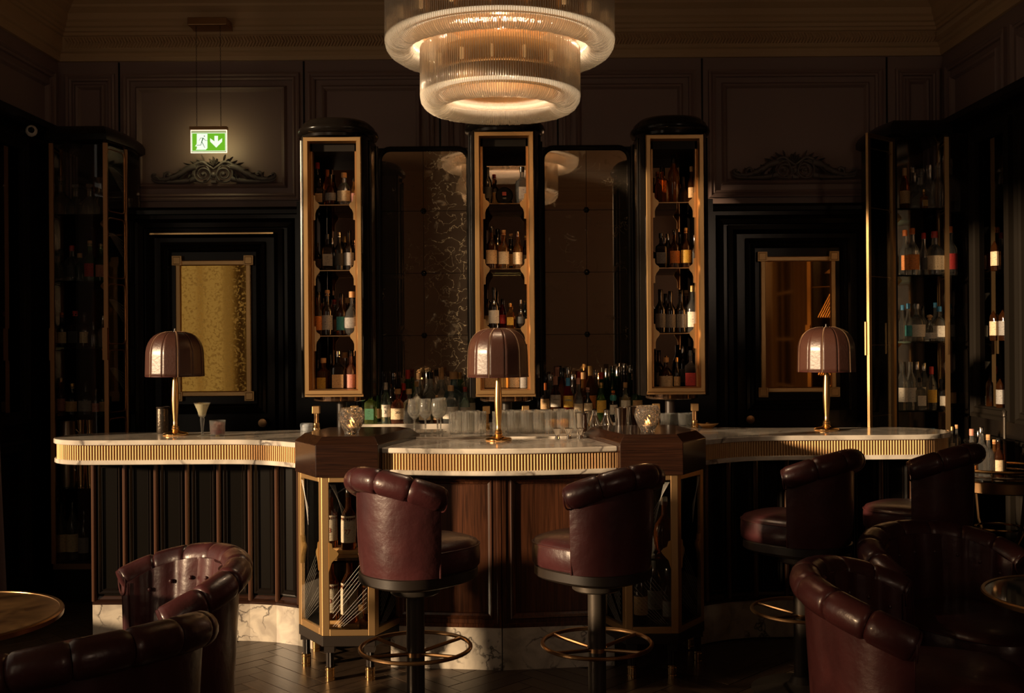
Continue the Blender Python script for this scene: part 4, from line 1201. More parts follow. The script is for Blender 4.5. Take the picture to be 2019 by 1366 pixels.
for i, px in enumerate((1099, 1122, 1145)):
    glass_obj('jigger', jig, 'steel jigger, %s from left, at the back edge of the bar' % ORD[i], 'jigger', P(px, 860, 5.44)[0], 5.44, SLAB_T, 'jiggers on the bar', 20, m_=steel, part='cup')
shk = [(0, 0), (.028, 0), (.029, .003), (.0385, .125), (.040, .128), (.0385, .129), (.037, .125), (.0275, .004), (0, .004)]
for i, (px, Y, k) in enumerate(((1147, 5.62, 0.86), (1225, 5.62, 1.06), (1249, 5.72, 1.06), (1164, 5.74, 0.86))):
    t = glass_obj('shaker_tin', [(r * 0.95, z * k) for r, z in shk], 'polished steel shaker tin, %s among those beside the right candle bowl' % ORD[i], 'shaker', P(px, 857, Y)[0], Y, ZL, 'shaker tins', 24, m_=steel, part='tin_body')
cob = [(0, 0), (.030, 0), (.036, .02), (.036, .045), (.018, .085), (.015, .1), (.016, .118), (.006, .125), (0, .126)]
for i, px in enumerate((1172, 1196)):
    glass_obj('cobbler_shaker', cob, 'small steel %s shaker between the shaker tins' % ('round shouldered cocktail', 'stepped cocktail')[i], 'shaker', P(px, 850, 5.7)[0], 5.70, ZL, 'cocktail shakers', 20, m_=steel, part='shaker_body')


# candle bowls of cut crystal
def candle(px, lab):
    x, y, _ = P(px, 857, 5.17)
    t = thing('candle_holder', lab, 'candle', (x, y, 1.154), 0, 'crystal candle bowls')
    cut = lambda a: 1.0
    pr = [(0, 0), (.034, 0), (.038, .005), (.033, .012), (.045, .03), (.0585, .06), (.0625, .085), (.058, .112), (.050, .128), (.047, .128), (.054, .11), (.0585, .085), (.0545, .06), (.041, .032), (.026, .02), (0, .018)]
    # faceted outside: alternate ring vertices in and out
    n = 22; m = MB(); vs = []; rows = []
    ring = 0
    for (r, z) in pr[:3]:
        pass
    fine = []
    outp = pr[1:9]
    zs = [z for r, z in outp]
    for k in range(15):
        z = zs[0] + (zs[-1] - zs[0]) * k / 14
        for (ra, za), (rb, zb) in zip(outp, outp[1:]):
            if za <= z <= zb + 1e-9 and zb > za:
                r = ra + (rb - ra) * (z - za) / (zb - za); break
        fine.append((r, z))
    rows = []
    for k, (r, z) in enumerate(fine):
        row_ = []
        for i in range(n):
            a = 2 * PI * (i + (0.5 if k % 2 else 0)) / n
            rr = r * (1.0 + (0.035 if (k % 4 in (1, 2)) == (i % 2 == 0) else -0.02) * (1 if 1 < k < 13 else 0))
            row_.append(len(vs)); vs.append((rr * math.cos(a), rr * math.sin(a), z))
        rows.append(row_)
    fs = []
    for k in range(len(rows) - 1):
        a, b = rows[k], rows[k + 1]
        for i in range(n):
            j = (i + 1) % n
            if k % 2 == 0:
                fs += [(a[i], a[j], b[i]), (a[j], b[j], b[i])]
            else:
                fs += [(a[i], a[j], b[j]), (a[i], b[j], b[i])]
    c0 = len(vs); vs.append((0, 0, 0)); fs += [(c0, rows[0][(i + 1) % n], rows[0][i]) for i in range(n)]
    prev = rows[-1]
    for (r, z) in pr[9:15]:
        row_ = []
        for i in range(n):
            a = 2 * PI * i / n; row_.append(len(vs)); vs.append((r * math.cos(a), r * math.sin(a), z))
        fs += [(prev[i], prev[(i + 1) % n], row_[(i + 1) % n], row_[i]) for i in range(n)]
        prev = row_
    c1 = len(vs); vs.append((0, 0, .018)); fs += [(prev[i], prev[(i + 1) % n], c1) for i in range(n)]
    m.add(vs, fs).build('crystal_bowl', glassmat('cut_crystal', (1, .97, .93), 0.0, 0.975, clear=0.05), t, 0)
    MB().lathe([(0, .0195), (.019, .0195), (.019, .04), (0, .04)], 16).build('wax', wax_m, t)
    MB().lathe([(0, .041), (.0045, .046), (.006, .054), (.003, .066), (0, .076)], 10).build('flame', flame_m, t)
    d = bpy.data.lights.new('candle_light', 'POINT'); d.energy = 0.5; d.color = (1, .5, .18); d.shadow_soft_size = 0.01
    o = bpy.data.objects.new('candle_light', d); col.objects.link(o); o.parent = t; o.location = (0, 0, .15)
    return t


candle(693, 'round cut crystal candle bowl lit inside, beside the left bottle tower')
candle(1277, 'round cut crystal candle bowl lit inside, next to the steel shaker tins')

# drinks on the left wing
x, y, _ = P(399, 860, 5.75)
t = thing('cocktail_glass', 'trumpet shaped stemmed glass of pale cocktail with an olive', 'glass', (x, y, SLAB_T + .0005))
MB().lathe([(0, 0), (.030, 0), (.030, .0015), (.006, .006), (.0065, .03), (.011, .075), (.013, .09), (.010, .099), (.0165, .104), (.020, .11), (.026, .135), (.0445, .178), (.0435, .178), (.025, .137), (.0185, .112), (.012, .106), (0, .104)], 28).build('glass_body', G['clear'], t, 40)
MB().lathe([(0, .1065), (.0115, .108), (.0180, .113), (.0247, .137), (.0405, .1725), (0, .1725)], 28).build('drink', mat('pale_cocktail', (0.80, 0.72, 0.45), 0.25, 0, 0.35), t, 40)
MB().lathe([(0, -.008), (.006, -.005), (.008, 0), (.006, .005), (0, .008)], 12).build('olive', olive_m, t, loc=(0.004, -0.012, 0.122))
x, y, _ = P(429, 860, 5.72)
t = thing('rocks_glass', 'short glass of ruby drink over crushed ice beside the pale cocktail', 'glass', (x, y, SLAB_T + .0005))
MB().lathe([(0, 0), (.036, 0), (.038, .003), (.043, .085), (.0415, .085), (.0365, .012), (0, .010)], 28).build('glass_body', G['clear'], t, 40)
MB().lathe([(0, .0105), (.0362, .0125), (.0375, .034), (0, .034)], 24).build('drink', glassmat('ruby_drink', (0.55, 0.02, 0.04)), t, 40)
ice = MB()
for k in range(46):
    a = RND.random() * 2 * PI; r = 0.031 * math.sqrt(RND.random()); z = 0.022 + RND.random() * 0.05
    s_ = RND.uniform(.004, .008); R_ = Matrix.Translation((r * math.cos(a), r * math.sin(a), z)) @ Matrix.Rotation(RND.random() * 3, 4, Vector((RND.random(), RND.random(), 1)).normalized())
    ice.M = R_; ice.box(-s_, s_, -s_, s_, -s_, s_)
ice.build('crushed_ice', glassmat('pink_ice', (0.90, 0.62, 0.55), 0.15), t, 0, kind='stuff')
# dark ice bucket behind the left lamp, pale box, brass dish, small tumblers
x, y, _ = P(366, 850, 6.32)
t = thing('ice_bucket', 'dark hammered ice bucket behind the left table lamp', 'bucket', (x, 5.93, SLAB_T + .0005))
MB().lathe([(0, 0), (.033, 0), (.036, .01), (.036, .135), (.033, .142), (.033, .02), (0, .02)], 24).build('bucket_body', mat('hammered_iron', (.05, .04, .03), .35, .7, bump=(60, 2, .6, .004)), t)
MB().lathe([(.0345, .138), (.039, .141), (.0345, .148), (.031, .143)], 24).build('rim', ebony, t)
x, y, _ = P(606, 848, 6.05)
t = thing('lidded_box', 'small pale blue lidded box behind the left pedestal', 'box', (x, 6.04, SLAB_T + .0005))
MB().lathe([(0, 0), (.034, 0), (.036, .004), (.036, .022), (0, .022)], 24).build('box_body', pale_blue, t)
MB().lathe([(0, .023), (.038, .023), (.038, .036), (.034, .042), (0, .044)], 24).build('lid', pale_blue, t)
x, y, _ = P(1395, 843, 6.03)
t = thing('brass_dish', 'shallow brass dish on the right bar wing behind the pedestal', 'dish', (x, 6.03, SLAB_T + .0005))
MB().lathe([(0, 0), (.03, 0), (.035, .006), (.06, .022), (.064, .028), (.058, .026), (.03, .010), (0, .008)], 28).build('dish_bowl', brass_p, t)
MB().lathe([(0, .009), (.012, .010), (.018, .022), (.010, .032), (0, .034)], 14).build('lid_knob', brass_p, t)
sm = MB().lathe([(0, 0), (.024, 0), (.026, .003), (.031, .075), (.030, .075), (.025, .008), (0, .007)], 24).mesh('glass_body', G['clear'], 30)
for i, (px, Y) in enumerate(((1318, 6.30), (1333, 6.30), (1349, 6.30), (1363, 6.30))):
    pass
t = thing('side_shelf', 'small marble shelf below the right bottle tower holding short glasses', 'shelf', (0, 0, 0))
MB().box(0.60, 1.05, 6.12, 6.45, 1.065, 1.098).build('marble_slab', marble_top, t, 0)
MB().box(0.64, 1.02, 6.16, 6.45, 0.0, 1.065).build('support', ebony, t, 0)
for i, px in enumerate((1312, 1330, 1347, 1364)):
    t = thing('short_glass', 'short plain glass, %s from left, below the right bottle tower' % ORD[i], 'glass', (P(px, 850, 6.2)[0], 6.2 + (i % 2) * .03, 1.099), 0, 'short glasses')
    put('glass_body', sm, t)

# ================================================================== TABLE LAMPS
def make_lamp(label, loc):
    t = thing('table_lamp', label, 'lamp', loc, 0.0, 'leather shaded lamps on the bar')
    base = MB().lathe([(0, 0), (.064, 0), (.067, .004), (.067, .009), (.060, .014), (.040, .018), (.020, .024), (.016, .028), (0, .028)], 40).build('base', brass_p, t, 30)
    MB().lathe([(.0, .026), (.017, .028), (.021, .034), (.017, .042), (.019, .047), (.013, .056), (.0125, .08), (.0165, .13), (.0195, .19), (.0175, .25), (.013, .31), (.0105, .36), (.0105, .50), (0, .50)], 28).build('stem', mat('brushed_brass', (0.70, 0.43, 0.19), 0.3, 1.0, bump=(50, 3, .15, .002)), t, 40)
    # dome of ten gores with alternating stitched seams
    z0, z1, R0 = 0.322, 0.565, 0.155
    ng = 12
    prof = []
    for k in range(15):
        u = k / 14
        if u < 0.45:
            r = R0 * (1 - 0.02 * (u / .45)); z = z0 + (z1 - z0) * (u * 1.05)
        else:
            a = (u - .45) / .55 * PI / 2
            r = R0 * (.98 * math.cos(a) ** .62) if a < PI / 2 - 1e-6 else 0.0
            z = z0 + (z1 - z0) * .4725 + (z1 - z0) * .5275 * math.sin(a)
        prof.append((max(r, .008), z))
    for g in range(ng):
        a0, a1 = 2 * PI * g / ng, 2 * PI * (g + 1) / ng; m = MB(); nn = 6; vs = []
        for (r, z) in prof:
            for k in range(nn + 1):
                u = k / nn; a = a0 + (a1 - a0) * u
                rr = r * (1 + 0.006 * math.sin(PI * u)) if nn < 0 else r * (math.cos(PI / ng) + 0.012) / (math.cos((u - .5) * 2 * PI / ng) * 0.9 + 0.10)
                vs.append((rr * math.cos(a), rr * math.sin(a), z))
        m.add(vs, [(j * (nn + 1) + k, j * (nn + 1) + k + 1, (j + 1) * (nn + 1) + k + 1, (j + 1) * (nn + 1) + k) for j in range(14) for k in range(nn)])
        o = m.build('shade_panel', shade_leather, t, 80)
        sd = o.modifiers.new('thick', 'SOLIDIFY'); sd.thickness = 0.002
    st = MB()
    for g in range(0, ng, 2):
        a = 2 * PI * g / ng
        for j in range(0, 56):
            u = j / 56 * 14; k = int(u); fr_ = u - k
            if k >= 14: continue
            r = prof[k][0] + (prof[k + 1][0] - prof[k][0]) * fr_; z = prof[k][1] + (prof[k + 1][1] - prof[k][1]) * fr_
            d = 0.0035 / max(r, .02)
            sgn_ = 1 if j % 2 else -1
            rr = r + .0015
            st.tube([(rr * math.cos(a - d), rr * math.sin(a - d), z - .0016), ((rr + .002) * math.cos(a), (rr + .002) * math.sin(a), z), (rr * math.cos(a + d), rr * math.sin(a + d), z + .0016)], 0.0011, 4)
    st.build('stitching', stitch_m, t, 0, kind='stuff')
    MB().lathe([(0, .562), (.010, .562), (.010, .566), (.004, .568), (.004, .58), (0, .581)], 12).build('finial', steel, t)
    MB().lathe([(.1535, z0), (.1545, z0 - .002), (.1555, z0), (.1545, z0 + .003), (.1535, z0)], 56).build('shade_rim', leather_seam, t)
    return t


lamp = make_lamp('oxblood leather dome lamp at left, in front of the gilded door mirror', (P(346, 855, 5.80)[0], 5.80, SLAB_T))
lamp.rotation_euler = (0, 0, math.radians(-6.5))
clone(lamp, (P(983, 868, 5.36)[0], 5.36, SLAB_T), math.radians(15), 'oxblood leather dome lamp in the middle of the bar before the bottle tower')
clone(lamp, (P(1630, 848, 5.82)[0], 5.82, SLAB_T), math.radians(7), 'oxblood leather dome lamp on the right bar wing, shadowed on one side')


# ================================================================== SEATING
def tub(parent, path, z0, thick, roll_r, seg_n, flutes=0, flare=0.0, roll_out=0.012, smoothm=leather, buttons=False):
    """upholstered wrap-around back: path [(x, y, nx, ny, h)] with outward normals; shell, roll in segments"""
    n = len(path); vs = []; rowsn = 11
    for i, (x, y, nx, ny, h) in enumerate(path):
        zt = h - roll_r * 0.9
        col_ = []
        for k in range(6):        # outer face, bottom to top
            u = k / 5; z = z0 + (zt - z0) * u
            o_ = flare * (u ** 1.6) + 0.006 * math.sin(PI * u)
            if k == 0: o_ -= 0.004
            col_.append((x + nx * o_, y + ny * o_, z))
        for k in range(6):        # inner face, top to bottom
            u = 1 - k / 5; z = z0 + (zt - z0) * u
            o_ = flare * (u ** 1.6) - thick
            if flutes:
                o_ += 0.020 * (1 - abs(math.sin(PI * flutes * i / (n - 1)))) * (0.35 + 0.65 * u) - 0.010
            col_.append((x + nx * o_, y + ny * o_, z))
        vs += col_
    m_ = 12; fs = []
    for i in range(n - 1):
        for k in range(m_ - 1):
            fs.append((i * m_ + k, i * m_ + k + 1, (i + 1) * m_ + k + 1, (i + 1) * m_ + k))
        fs.append((i * m_ + m_ - 1, i * m_, (i + 1) * m_, (i + 1) * m_ + m_ - 1))
    fs.append(tuple(range(m_))[::-1]); fs.append(tuple((n - 1) * m_ + k for k in range(m_)))
    MB().add(vs, fs).build('backrest', smoothm, parent, 50)
    # piping along both front edges
    for i in (0, n - 1):
        x, y, nx, ny, h = path[i]
        for o_ in (0.0, -thick):
            MB().tube([(x + nx * (o_ + flare * ((k / 5) ** 1.6)), y + ny * (o_ + flare * ((k / 5) ** 1.6)), z0 + (h - roll_r * .9 - z0) * k / 5) for k in range(6)], 0.0035, 6).build('piping', leather_seam, parent)
    # roll
    cs = []
    for (x, y, nx, ny, h) in path:
        o_ = flare + roll_out - thick * 0.3
        cs.append((x + nx * o_, y + ny * o_, h - roll_r))
    per = (n - 1) / seg_n
    for s_ in range(seg_n):
        pts = []; rr = []
        for q in range(13):
            u = q / 12; f_ = (s_ + u) * per; i = min(int(f_), n - 2); w_ = f_ - i
            p = Vector(cs[i]).lerp(Vector(cs[i + 1]), w_)
            pts.append(tuple(p)); e = abs(2 * u - 1)
            rr.append(roll_r * (1.0 - 0.05 * e ** 8 - (0.09 if q in (0, 12) else 0)))
        MB().tube(pts, rr, 18).build('bolster', smoothm, parent, 60)
    for i, s_ in ((0, 1), (n - 1, -1)):
        a = Vector(cs[i]); b = Vector(cs[i + s_]); d = (a - b).normalized()
        pts = [a - d * 0.004, a + d * 0.004, a + d * 0.007]
        MB().tube([tuple(p) for p in pts], [roll_r * .93, roll_r * .9, roll_r * .6], 18).build('roll_end', smoothm, parent, 40)
        m = MB(); u_ = Vector((0, 0, 1)); v_ = d.cross(u_).normalized()
        m.tube([tuple(a + d * 0.003 + (u_ * math.cos(t_) + v_ * math.sin(t_)) * roll_r * .90) for t_ in [2 * PI * k / 20 for k in range(20)]], 0.0035, 6, True).build('piping', leather_seam, parent)
    if buttons:
        for i in range(3, n - 3, max(1, (n - 6) // 8)):
            x, y, nx, ny, h = path[i]
            for zz in (h - 0.13,):
                MB().lathe([(0, -.009), (.0065, -.0065), (.009, 0), (.0065, .0065), (0, .009)], 12).build('button', smoothm, parent, loc=(x - nx * (thick + 0.002 - flare * .7), y - ny * (thick + 0.002 - flare * .7), zz))


def rounded(a, b, n_=28, e=2.6, cy=0.0):
    out = []
    for i in range(n_):
        t_ = 2 * PI * i / n_; c, s_ = math.cos(t_), math.sin(t_)
        out.append((a * abs(c) ** (2 / e) * (1 if c > 0 else -1), cy + b * abs(s_) ** (2 / e) * (1 if s_ > 0 else -1)))
    return out


def cushion(parent, a, b, cy, z0, z1, name='seat', e=2.6, mm=leather):
    L = []
    for k, z in ((.97, z0), (1.0, z0 + .008), (1.012, (z0 + z1) / 2 - .01), (1.0, z1 - .03), (.985, z1 - .022), (.95, z1 - .010), (.80, z1 + .002), (.5, z1 + .008), (.2, z1 + .009)):
        L.append([(x, y, z) for x, y in rounded(a * k, b * k, 32, e, cy)])
    MB().loft(L).build(name, mm, parent, 50)
    MB().tube([(x, y, z1 - .026) for x, y in rounded(a * 1.0, b * 1.0, 32, e, cy)], .0035, 6, True).build('seat_piping', leather_seam, parent)


def make_stool(label, loc, rz):
    t = thing('bar_stool', label, 'bar stool', loc, rz, 'oxblood leather bar stools')
    R_, th = 0.222, math.radians(76)
    path_ = []
    n = 37
    for i in range(n):
        a = -th + 2 * th * i / (n - 1)
        h = 1.115 - 0.075 * (abs(a) / th) ** 1.8
        k = 1.0
        path_.append((R_ * k * math.sin(a), -R_ * math.cos(a), math.sin(a), -math.cos(a), h))
    tub(t, path_, 0.685, 0.045, 0.050, 5, 0, 0.010, 0.014)
    cushion(t, 0.195, 0.225, 0.045, 0.685, 0.80)
    MB().loft([[(x, y, z) for x, y in rounded(.205 * k, .24 * k, 32, 2.5, 0.02)] for k, z in ((.80, .628), (.96, .640), (1.0, .648), (1.0, .682), (.98, .685))]).build('seat_base', ebony, t, 40)
    MB().lathe([(0, .585), (.09, .585), (.10, .592), (.10, .616), (0, .616)], 24).build('swivel_plate', pole_m, t)
    MB().lathe([(0, .03), (.0365, .03), (.0365, .59), (0, .59)], 28).build('pole', pole_m, t)
    MB().lathe([(0, 0), (.225, 0), (.228, .006), (.215, .012), (.10, .022), (.06, .04), (.045, .07), (0, .07)], 48).build('base', pole_m, t)
    m = MB().tube([(.222 * math.cos(a), .222 * math.sin(a), .367) for a in [2 * PI * k / 56 for k in range(56)]], .0085, 10, True)
    ring = m.build('footrest_ring', bronze, t)
    ar = math.radians(38) - rz
    for k, da in enumerate((0, PI - 2 * math.radians(38), PI, 2 * PI - 2 * math.radians(38))):
        a = ar + da
        MB().tube([(.035 * math.cos(a), .035 * math.sin(a), .345), (.216 * math.cos(a), .216 * math.sin(a), .365)], .008, 8).build('spoke', bronze, ring)
    MB().lathe([(0, .335), (.041, .335), (.041, .352), (0, .352)], 24).build('collar', bronze, t)
    return t


s1 = make_stool('oxblood bar stool before the left vitrine, back in full light', (-0.448, 4.30, 0), math.radians(-44))
s2 = make_stool('oxblood bar stool at the middle bar facing left, half in shadow', (0.287, 4.34, 0), math.radians(46))
clone(s2, (1.254, 4.85, 0), math.radians(46), 'dark bar stool at the right wing, its seat jutting left')
clone(s2, (1.90, 5.10, 0), math.radians(44), 'farthest dark bar stool, beside the brass drinks trolley')


def make_armchair(label, mid, f):
    rz = math.atan2(-f[0], f[1])
    t = thing('armchair', label, 'armchair', (mid[0], mid[1], 0), rz, 'oxblood leather tub armchairs')
    n = 49; path_ = []
    A_, B_ = 0.36, 0.30
    for i in range(n):
        a = -PI / 2 * 1.06 + PI * 1.06 * i / (n - 1)
        h = 0.785 - 0.10 * (abs(a) / (PI / 2)) ** 2.2
        x, y = A_ * math.sin(a), -B_ * math.cos(a)
        nx, ny = math.sin(a) / A_, -math.cos(a) / B_; L = math.hypot(nx, ny)
        path_.append((x, y, nx / L, ny / L, h))
    tub(t, path_, 0.10, 0.075, 0.058, 8, 9, 0.035, 0.012, leather, True)
    cushion(t, 0.28, 0.36, 0.06, 0.29, 0.45, 'seat_cushion', 3.0)
    MB().loft([[(x, y, z) for x, y in rounded(.285 * k, .34 * k, 32, 3.0, 0.04)] for k, z in ((.97, .11), (1, .12), (1, .285))]).build('seat_frame', leather, t, 40)
    for sx in (-1, 1):
        for sy in (-.17, .30):
            MB().lathe([(0, 0), (.014, 0), (.02, .11), (0, .11)], 12, (sx * .22, sy, 0)).build('leg', ebony, t)
    return t


make_armchair('oxblood tub armchair with buttoned back catching the light, left of the vitrine', (-1.45, 4.10), (-0.86, -0.51))
make_armchair('very dark tub armchair cut off by the bottom left corner', (-1.386, 3.265), (-0.75, 0.66))
make_armchair('oxblood tub armchair at bottom right, its lit arm roll nearest the viewer', (1.33, 3.79), (0.95, -0.3))
make_armchair('shadowed tub armchair behind the bottom right one, by the glass table', (1.82, 4.48), (0.5, -0.87))


def table(label, x, y, z, r, topm):
    t = thing('side_table', label, 'table', (x, y, 0), 0)
    MB().lathe([(0, z - .008), (r - .012, z - .008), (r - .012, z), (0, z)], 72).build('table_top', topm, t)
    MB().lathe([(r - .014, z - .004), (r - .012, z + .003), (r, z + .004), (r + .004, z - .002), (r + .002, z - .018), (r - .01, z - .022), (r - .014, z - .004)], 72).build('rim', mat('table_rim_brass', (.28, .17, .08), .32, 1.0), t, 30)
    MB().lathe([(0, .02), (.022, .02), (.022, z - .03), (0, z - .03)], 20).build('pole', bronze, t)
    MB().lathe([(0, 0), (.2, 0), (.2, .01), (.05, .03), (0, .03)], 40).build('base', bronze, t)
    MB().lathe([(0, z - .05), (r * .6, z - .02), (r * .6, z - .0085), (0, z - .0085)], 40).build('under_disc', bronze, t)
    return t


table('round brass rimmed table with mottled brown top at bottom left', -2.10, 3.83, 0.62, 0.40, mat('patinated_brass_top', (.20, .11, .05), .35, .7, ramp=((1, 1, 1), 7, 5, 1, [(.35, (.10, .05, .02)), (.65, (.32, .18, .07))])))
table('round dark glass table with brass rim at bottom right', 2.06, 3.93, 0.645, 0.35, mat('dark_glass_top', (.01, .01, .01), .05))

# ================================================================== CHANDELIER
CX, CY = -0.109, 5.20
ch = thing('chandelier', 'two tier glass rod chandelier hanging over the middle of the bar', 'chandelier', (CX, CY, 0))


def tier(ro, ri, zb, zt, zi, count, nm):
    rb = (ro - ri) / 2; rc = (ro + ri) / 2; m = MB()
    prof = [(ro, zt), (ro, (zt + zb + rb) / 2), (ro, zb + rb)]
    prof += [(rc + rb * math.cos(a), zb + rb - rb * math.sin(a)) for a in [PI * k / 8 for k in range(1, 8)]]
    prof += [(ri, zb + rb), (ri + .004, zi)]
    for i in range(count):
        a = 2 * PI * i / count + RND.uniform(-.001, .001); c, s_ = math.cos(a), math.sin(a); dz = RND.uniform(-.002, .002)
        m.tube([(r * c, r * s_, z + dz) for r, z in prof], 0.0037, 6, up=(-s_, c, 0))
    me = m.mesh('glass_rods', rod_m, 60)
    return put('glass_rods', me, ch, kind='stuff', label=nm)


tier(.388, .255, 2.722, 3.02, 2.86, 212, 'lower ring of bent glass rods')
tier(.556, .425, 2.985, 3.62, 3.12, 304, 'upper ring of bent glass rods')
block_glow_m = mat('amber_block', (1, .8, .5), .4, emit=(1.0, .50, .18), estr=0.28)  # amber blocks of the tiers, with a faint glow put into the material
for (r, z0, z1) in ((.315, 2.79, 3.0), (.487, 3.06, 3.6)):
    MB().lathe([(r, z0), (r, z1), (r - .01, z1), (r - .01, z0), (r, z0)], 64).build('brass_drum', mat('drum_brass', (.45, .26, .10), .35, 1.0), ch)
    for z in ((z0 + z1) / 2,):
        MB().lathe([(r + .001, z - .006), (r + .006, z), (r + .001, z + .006), (r + .001, z - .006)], 64).build('drum_band', brass_p, ch)
MB().lathe([(.21, 2.865), (.25, 2.865), (.25, 2.875), (.21, 2.875), (.21, 2.865)], 48).build('bottom_plate', copper, ch)
MB().lathe([(.215, 2.87), (.215, 3.05), (.212, 3.05), (.212, 2.87), (.215, 2.87)], 48).build('inner_cylinder', copper, ch)
d = bpy.data.lights.new('chandelier_fill', 'POINT'); d.energy = 40; d.color = (1, .72, .46); d.shadow_soft_size = .03  # light added inside the chandelier to brighten bar top and bottles
o = bpy.data.objects.new('chandelier_fill', d); col.objects.link(o); o.parent = ch; o.location = (0, 0, 3.09)
MB().lathe([(.25, 3.12), (.45, 3.12), (.45, 3.13), (.25, 3.13), (.25, 3.12)], 48).build('ring_plate', copper, ch)
MB().lathe([(0, 3.60), (.56, 3.60), (.565, 3.61), (.565, 3.65), (0, 3.66)], 64).build('top_ring', brass, ch)
MB().lathe([(0, 3.65), (.03, 3.65), (.03, 3.96), (.12, 3.97), (.12, 4.0), (0, 4.0)], 24).build('stem', brass, ch)
k = 0
for (r, z, cnt, hh) in ((.335, 2.93, 14, .03), (.506, 3.14, 18, .03)):
    for i in range(cnt):
        a = 2 * PI * (i + .3) / cnt
        MB().lathe([(0, -hh), (.009, -hh + .004), (.009, hh - .004), (0, hh)], 8).build('amber_block', block_glow_m, ch, loc=(r * math.cos(a), r * math.sin(a), z))
# warm glowing rings added in the troughs to brighten the bent rods
ring_m = mat('rod_glow', (1, .8, .6), .5, emit=(1.0, .76, .50), estr=0.72)
for (r0, r1, z) in ((.285, .360, 2.80), (.455, .528, 3.065)):
    MB().lathe([(r0, z), (r1, z), (r1, z + .008), (r0, z + .008), (r0, z)], 64).build('rod_glow', ring_m, ch)

# ================================================================== EXIT SIGN
Ye = 7.0
xs_, _, _ = P(412, 280, Ye)
zt = P(412, 256, Ye)[2]
ex = thing('exit_sign', 'glowing green emergency exit sign with running figure and down arrow, on chains', 'sign', (xs_, Ye, zt))
MB().box(-.124, .124, -.02, .02, -.002, .020).build('brass_housing', bronze, ex, 0, bevel=.003)
MB().box(-.119, .119, -.004, .004, -.152, -.002).build('acrylic_panel', sign_gl, ex, 0)
m = MB().rectframe(-.119, .119, -.152, -.002, -.004, [(0, -.006), (0, .0015), (.004, .0015), (.004, -.001)]); m.build('lit_edge', sign_e, ex, 0)
MB().box(-.110, .110, -.0055, -.0041, -.140, -.022).build('green_field', sign_g, ex, 0)
m = MB().rectframe(-.111, .111, -.141, -.021, -.0056, [(0, 0), (0, .0006), (.003, .0006), (.003, 0)]); m.build('white_line', sign_w, ex, 0)


def sx(u, v):   # crop fractions of the pictogram zoom (1951 px wide view of 100 px) -> local metres
    px, py = 360 + u / 19.51, 240 + v / 19.51
    p = P(px, py, Ye); return (p[0] - xs_, p[2] - zt)


door_poly = [sx(560, 470), sx(965, 470), sx(965, 1020), sx(900, 1085), sx(520, 1085), sx(560, 1030), sx(560, 950), sx(490, 950), sx(555, 865)]
MB().prism(door_poly, -.0066, -.0054, 'y').build('white_doorway', sign_w, ex, 0)
arrow = [sx(1235, 550), sx(1370, 550), sx(1370, 760), sx(1530, 640), sx(1530, 770), sx(1305, 1000), sx(1070, 770), sx(1070, 640), sx(1235, 760)]
MB().prism(arrow, -.0066, -.0054, 'y').build('white_arrow', sign_w, ex, 0)
gm = sign_g


def limb(pts, w0, w1):
    m = MB(); n = len(pts)
    q = [sx(*p) for p in pts]
    w_ = [w0 + (w1 - w0) * i / (n - 1) for i in range(n)]
    m.tube([(a, -.0068, b) for a, b in q], [x_ * 1.25 for x_ in w_], 6, up=(0, 1, 0))
    return m


fig = limb([(800, 640), (745, 790)], .0030, .0022)
for pts, a, b in (([(745, 790), (715, 905), (560, 910)], .0018, .0012), ([(755, 790), (820, 910), (870, 1005)], .0018, .0010),
                  ([(805, 635), (700, 635), (650, 730)], .0014, .0009), ([(815, 640), (890, 730), (970, 730)], .0014, .0009)):
    g = limb(pts, a, b); fig.add(g.v, g.f)
hd = sx(850, 560)
fig.lathe([(0, -.001), (.0033, -.0005), (.0033, .0005), (0, .001)], 12, (0, 0, 0)) if False else None
fig.tube([(hd[0], -.0070, hd[1]), (hd[0], -.0066, hd[1])], .0036, 12)
fig.build('running_figure', mat('sign_figure', (.03, .16, .03), .5, emit=(.05, .18, .05), estr=.5), ex, 0)
# chains and ceiling box
for dx in (-.079, .079):
    m = MB(); z = 0.02
    top = P(412, 50, Ye)[2] - zt
    k = 0
    while z < top:
        ax_ = 0 if k % 2 else PI / 2
        pts = [(dx + .0035 * math.cos(a) * math.cos(ax_), .0035 * math.cos(a) * math.sin(ax_), z + .0065 + .0075 * math.sin(a)) for a in [2 * PI * i / 6 for i in range(6)]]
        m.tube(pts, .0011, 3, True, up=(0, 0, 1) if False else (1, .3, 0)); z += .0115; k += 1
    m.build('chain', ebony, ex, 0)
MB().box(-.128, .128, -.03, .14, top - .004, top + .045).build('ceiling_box', bronze, ex, 0, bevel=.003)
d = bpy.data.lights.new('exit_sign_light', 'AREA'); d.shape = 'RECTANGLE'; d.size = .22; d.size_y = .13; d.energy = 1.0; d.color = (1.0, .84, .62)
o = bpy.data.objects.new('exit_sign_light', d); col.objects.link(o); o.parent = ex; o.location = (0, .012, -.075); o.rotation_euler = (-PI / 2, 0, 0)

